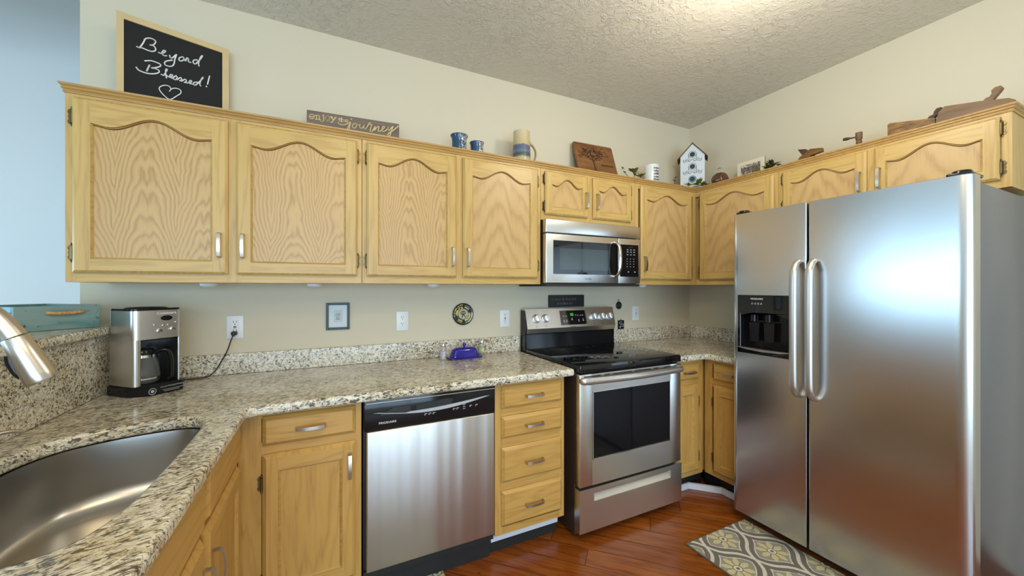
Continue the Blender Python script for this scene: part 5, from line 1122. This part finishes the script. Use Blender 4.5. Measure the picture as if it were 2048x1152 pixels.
pl = obj('plate_body', MB().lathe([(0.0, 0.0), (0.060, 0.0), (0.0695, 0.005), (0.0700, 0.009), (0.0680, 0.0105), (0.062, 0.0095), (0.0, 0.0085)], (0, 0, 0), 48, False, (0, -1, 0)), 'black', rt, 50)
n1, n2 = 26, 96; vs = [(0, -0.0093, 0)]; fs = []; cs = []
for i in range(1, n1+1):
    for j in range(n2):
        r = 0.0675*i/n1; a = 2*PI*j/n2; vs.append((r*math.cos(a), -0.0093-(0.0015*max(0, i/n1-0.8)/0.2), r*math.sin(a)))
for i in range(n1):
    for j in range(n2):
        k = (j+1) % n2; rm = (i+0.5)/n1; am = 2*PI*(j+0.5)/n2
        if i == 0: fs.append((0, 1+j, 1+k))
        else: b0 = 1+(i-1)*n2; b1 = 1+i*n2; fs.append((b0+j, b1+j, b1+k, b0+k))
        cs.append(plate_fn(rm*math.cos(am), rm*math.sin(am)))
painted_obj('painted_face', (vs, fs, cs), 'ceramic_paint', pl)
rt = thing('small_sign', 'small black wooden sign with faint grey lettering above the range', 'sign', (-1.455, -0.0005, 1.2055))
sg = obj('board', MB().box(0, 0.300, -0.022, -0.001, 0, 0.086, 0.001, 1), plain('black_sign_paint', srgb(22, 20, 18), 0.5), rt, 0)
random.seed(21); S = []
def word(x, z, n, h):
    for k in range(n):
        t_ = random.choice('lnoe'); w_ = h*0.55
        if t_ == 'l': S.append([(x, z), (x+w_*0.3, z+h*1.7), (x+w_*0.5, z)]); x += w_*0.8
        elif t_ == 'n': S.append([(x, z), (x, z+h), (x+w_*0.6, z+h*0.9), (x+w_*0.7, z)]); x += w_*1.2
        elif t_ == 'o': S.append([(x+w_*0.4*(1+math.cos(a)), z+h*0.5*(1+math.sin(a))) for a in [i*PI/3 for i in range(7)]]); x += w_*1.2
        else: S.append([(x, z+h*0.5), (x+w_*0.8, z+h*0.6), (x+w_*0.5, z+h), (x, z+h*0.5), (x+w_*0.4, z), (x+w_*0.8, z+h*0.15)]); x += w_*1.2
    return x+h*0.6
x = 0.022
for n in (1, 7, 3, 3, 3, 5): x = word(x, 0.048, n, 0.0125)
x = 0.060
for n in (3, 3, 7, 4): x = word(x, 0.018, n, 0.0115)
S = [[(px*1.0, pz) for px, pz in st] for st in S if max(p[0] for p in st) < 0.29]
obj('lettering', ribbons(S, -0.0221, 0.0014, 0.0004, 2), plain('faint_grey_lettering', srgb(112, 106, 92), 0.7), sg, 0)
rt = thing('round_trivet', 'small round dark metal ornament hung right of the range', 'trivet', (-0.806, -0.0005, 1.205))
obj('disc', MB().lathe([(0.0, 0), (0.029, 0), (0.030, 0.004), (0.026, 0.007), (0.024, 0.004), (0, 0.004)], (0, 0, 0), 32, False, (0, -1, 0)), 'black_matte', rt, 40)
obj('relief', MB().tube([(0.016*math.cos(a), -0.0055, 0.016*math.sin(a)) for a in [i*PI/4 for i in range(9)]], 0.0022, 6).tube([(-0.010, -0.0055, -0.006), (0, -0.0055, 0.010), (0.010, -0.0055, -0.006)], 0.0020, 6).lathe([(0.0, 0), (0.004, 0), (0, 0.003)], (0, -0.004, 0), 12, False, (0, -1, 0)), 'brass', rt, 60)
obj('hanger', MB().tube([(-0.006, -0.003, 0.028), (-0.006, -0.003, 0.040), (0.0, -0.003, 0.046), (0.006, -0.003, 0.040), (0.006, -0.003, 0.028)], 0.0014, 6), 'black_matte', rt, 60)
rt = thing('square_trivet', 'small square black and white tile hung just above the right upstand', 'trivet', (-0.785, -0.0005, 1.053))
tl_ = obj('tile', MB().box(-0.030, 0.030, -0.007, 0, -0.034, 0.034, 0.001, 1), 'black', rt, 0)
obj('motif', ribbons([[(-0.018, 0.018), (0.0, 0.022), (0.006, 0.008), (-0.012, 0.004), (-0.018, 0.018)], [(0.006, -0.002), (0.020, 0.002), (0.018, -0.016), (0.004, -0.012), (0.006, -0.002)], [(-0.018, -0.018), (-0.004, -0.010), (-0.010, -0.024)]], -0.0071, 0.006, 0.0005), 'paper', tl_, 0)
obj('hanger', MB().tube([(-0.006, -0.003, 0.034), (-0.003, -0.003, 0.043), (0.003, -0.003, 0.043), (0.006, -0.003, 0.034)], 0.0013, 6), 'black_matte', rt, 60)
# puck lights beneath the wall cabinets
for i, (x, y, where) in enumerate(((-3.36, -0.15, 'leftmost, above the coffee maker cord'), (-2.93, -0.15, 'second from the left, above the framed print'), (-2.32, -0.15, 'above the round plate'), (-0.72, -0.16, 'right of the microwave'))):
    rt = thing('puck_light', 'small white puck light under the wall cabinets, '+where, 'light', (x, y, 1.365))
    obj('housing', MB().lathe([(0.0, 0), (0.036, 0), (0.034, -0.012), (0.028, -0.014), (0.0, -0.014)], (0, 0, 0), 28), 'white_plastic', rt, 40)
    obj('lens', MB().lathe([(0.0, -0.0142), (0.022, -0.0142), (0.020, -0.017), (0.0, -0.018)], (0, 0, 0), 28), plain('frosted_lens', srgb(220, 222, 220), 0.3), rt, 40)

# ------------------------------------------------------------------ things on the counter by the upstand
def shaker(name, label, x, y, h, tint, band):
    rt = thing(name, label, 'shaker', (x, y, 0.9142))
    g = obj('glass_body', MB().lathe([(0.0, 0.0), (0.017, 0.0), (0.0185, 0.004), (0.0185, h*0.62), (0.0145, h*0.76), (0.0135, h*0.78), (0.0125, h*0.78), (0.0165, h*0.6), (0.0165, 0.006), (0.0, 0.004)], (0, 0, 0), 24, False), 'glass', rt, 60)
    obj('contents', MB().lathe([(0.0, 0.0045), (0.0160, 0.0045), (0.0160, h*0.34), (0.0, h*0.35)], (0, 0, 0), 24), tint, g, 40)
    obj('decal', MB().lathe([(0.01855, h*0.20), (0.01875, h*0.20), (0.01875, h*0.52), (0.01855, h*0.52)], (0, 0, 0), 24, False), band, g, 40)
    obj('metal_cap', MB().lathe([(0.0, h), (0.010, h*0.985), (0.0145, h*0.93), (0.0150, h*0.79), (0.0138, h*0.77), (0.0, h*0.77)], (0, 0, 0), 24), 'chrome', rt, 40)
def flower_mat(name, a, b, c):
    n = N(name); f = n.noise(n.seed(n.coord()), 85, 3, 0.6); return n.set(n.ramp(f, [(0.35, a), (0.5, b), (0.65, c)]), 0.3)
shaker('salt_shaker', 'glass shaker with lilac flower decal, left of the blue butter dish', -2.250, -0.105, 0.100, plain('white_salt', srgb(226, 226, 224), 0.8), flower_mat('lilac_decal', srgb(112, 160, 122), srgb(214, 208, 226), srgb(150, 120, 180)))
shaker('pepper_shaker', 'glass shaker with yellow-green flower decal, right of the blue butter dish', -1.988, -0.065, 0.098, plain('grey_pepper', srgb(150, 142, 122), 0.8), flower_mat('yellow_decal', srgb(90, 112, 60), srgb(206, 208, 150), srgb(222, 218, 170)))
rt = thing('butter_dish', 'cobalt blue covered ceramic butter dish on the counter', 'butter dish', (-2.118, -0.105, 0.9142), math.radians(2))
obj('plate', MB().prism(rrect(-0.100, 0.100, -0.044, 0.044, 0.020), 'z', 0.0, 0.004).prism(rrect(-0.108, 0.108, -0.050, 0.050, 0.024), 'z', 0.004, 0.011, 0.002), 'cobalt', rt, 50)
t = bmesh.new(); rings = []
for z, a, b in ((0.0115, 0.084, 0.036), (0.020, 0.083, 0.035), (0.048, 0.076, 0.030), (0.058, 0.070, 0.025), (0.064, 0.058, 0.017), (0.0665, 0.040, 0.008)):
    rings.append([t.verts.new((x, y, z)) for x, y in rrect(-a, a, -b, b, min(b*0.8, 0.018), 6)])
for A, B in zip(rings, rings[1:]):
    for i in range(len(A)): t.faces.new((A[i], A[(i+1) % len(A)], B[(i+1) % len(A)], B[i]))
t.faces.new(rings[-1]); t.faces.new(rings[0][::-1]); bmesh.ops.recalc_face_normals(t, faces=t.faces); mb = MB(); mb._add(t); cv = obj('cover', mb, 'cobalt', rt, 50)
obj('cover_knob', MB().lathe([(0.0, 0.064), (0.007, 0.066), (0.006, 0.072), (0.0105, 0.079), (0.011, 0.086), (0.007, 0.092), (0.0, 0.093)], (0, 0, 0), 24, False), 'cobalt', cv, 60)

# ------------------------------------------------------------------ rugs (woven ogee lattice with flowers)
def rug_fn(x, y):
    """x across, y along in metres; ogee lattice of white lines with yellow flowers on grey"""
    W_, L_ = 0.27, 0.34
    gx, gy = x/W_, y/L_
    g1, g2, w_, ye, dg = srgb(172, 164, 150), srgb(128, 120, 108), srgb(236, 230, 216), srgb(226, 214, 164), srgb(116, 108, 98)
    def lat(gx, gy):
        best = 9
        for s in (1, -1):
            u = (gx+s*gy); f = (u+0.055*math.sin(2*PI*(gx-s*gy))*1.0+0.5) % 1.0-0.5
            best = min(best, abs(f))
        return best
    d = lat(gx, gy)
    if d < 0.040: return w_
    if d < 0.052: return dg
    # second, parallel line
    if 0.145 < d < 0.172: return w_ if (math.sin(18*gx)+math.sin(18*gy)) > -1.2 else g1
    u, v = (gx+gy), (gx-gy); cu, cv_ = math.floor(u)+0.5, math.floor(v)+0.5
    fx, fy = ((cu+cv_)/2)*W_, ((cu-cv_)/2)*L_
    r = math.hypot(x-fx, y-fy); a = math.atan2(y-fy, x-fx)
    if r < 0.008: return dg
    if r < 0.019: return w_
    if r < 0.023: return dg
    pet = 0.060+0.014*math.cos(8*a)
    if r < pet: return dg if (abs(math.cos(4*a)) < 0.25 and r < 0.050) else ye
    if d < 0.15: return g2
    return g1
def rug(label, x0, x1, y0, y1, nx, ny, ox=0.0, oy=0.0, mat='rug'):
    rt = thing('floor_rug', label, 'rug', (x0, y0, 0.0))
    b = obj('rug_backing', MB().box(0, x1-x0, 0, y1-y0, 0.0005, 0.006, 0.002, 1), plain('rug_edge_binding', srgb(86, 90, 76), 0.9), rt, 0)
    painted_obj('rug_pile', painted(nx, ny, 0.006, x1-x0-0.006, 0.006, y1-y0-0.006, lambda u, v: rug_fn(u+ox, v+oy), lambda u, v: (u, v, 0.0066)), mat, b)
rug('grey and yellow patterned rug lying in front of the refrigerator', -1.187, -0.700, -1.80, -0.935, 190, 330, 0.06, 0.05)
rug('corner of a grey patterned rug in front of the dishwasher', -2.95, -2.375, -1.40, -0.562, 120, 170, 0.0, 0.02)

# ------------------------------------------------------------------ ceiling lamp (its globe gives the warm light)
rt = thing('ceiling_lamp', 'flush ceiling lamp with a lit glass globe above the kitchen floor', 'lamp', (-1.30, -1.45, H))
obj('canopy', MB().lathe([(0.0, 0.0), (0.10, 0.0), (0.10, -0.012), (0.03, -0.03), (0.012, -0.04), (0.012, -0.12), (0.0, -0.12)], (0, 0, 0), 30), 'nickel', rt, 40)

# repeats of one kind share a group phrase
GROUPS = {'wall_cabinet': 'oak wall cabinets', 'base_cabinet': 'oak base cabinets', 'puck_light': 'puck lights under the wall cabinets', 'outlet': 'wall outlets above the counters',
          'pottery_cup': 'blue pottery cups on the cabinet tops', 'artificial_sprig': 'artificial greenery on the cabinet tops', 'floor_rug': 'patterned kitchen rugs',
          'salt_shaker': 'glass shakers beside the butter dish', 'pepper_shaker': 'glass shakers beside the butter dish', 'backsplash': 'low granite upstands',
          'countertop': 'granite worktops', 'crown_moulding': 'cabinet top mouldings'}
for o in SC.objects:
    if o.parent is None and o.name.split('.')[0] in GROUPS: o['group'] = GROUPS[o.name.split('.')[0]]
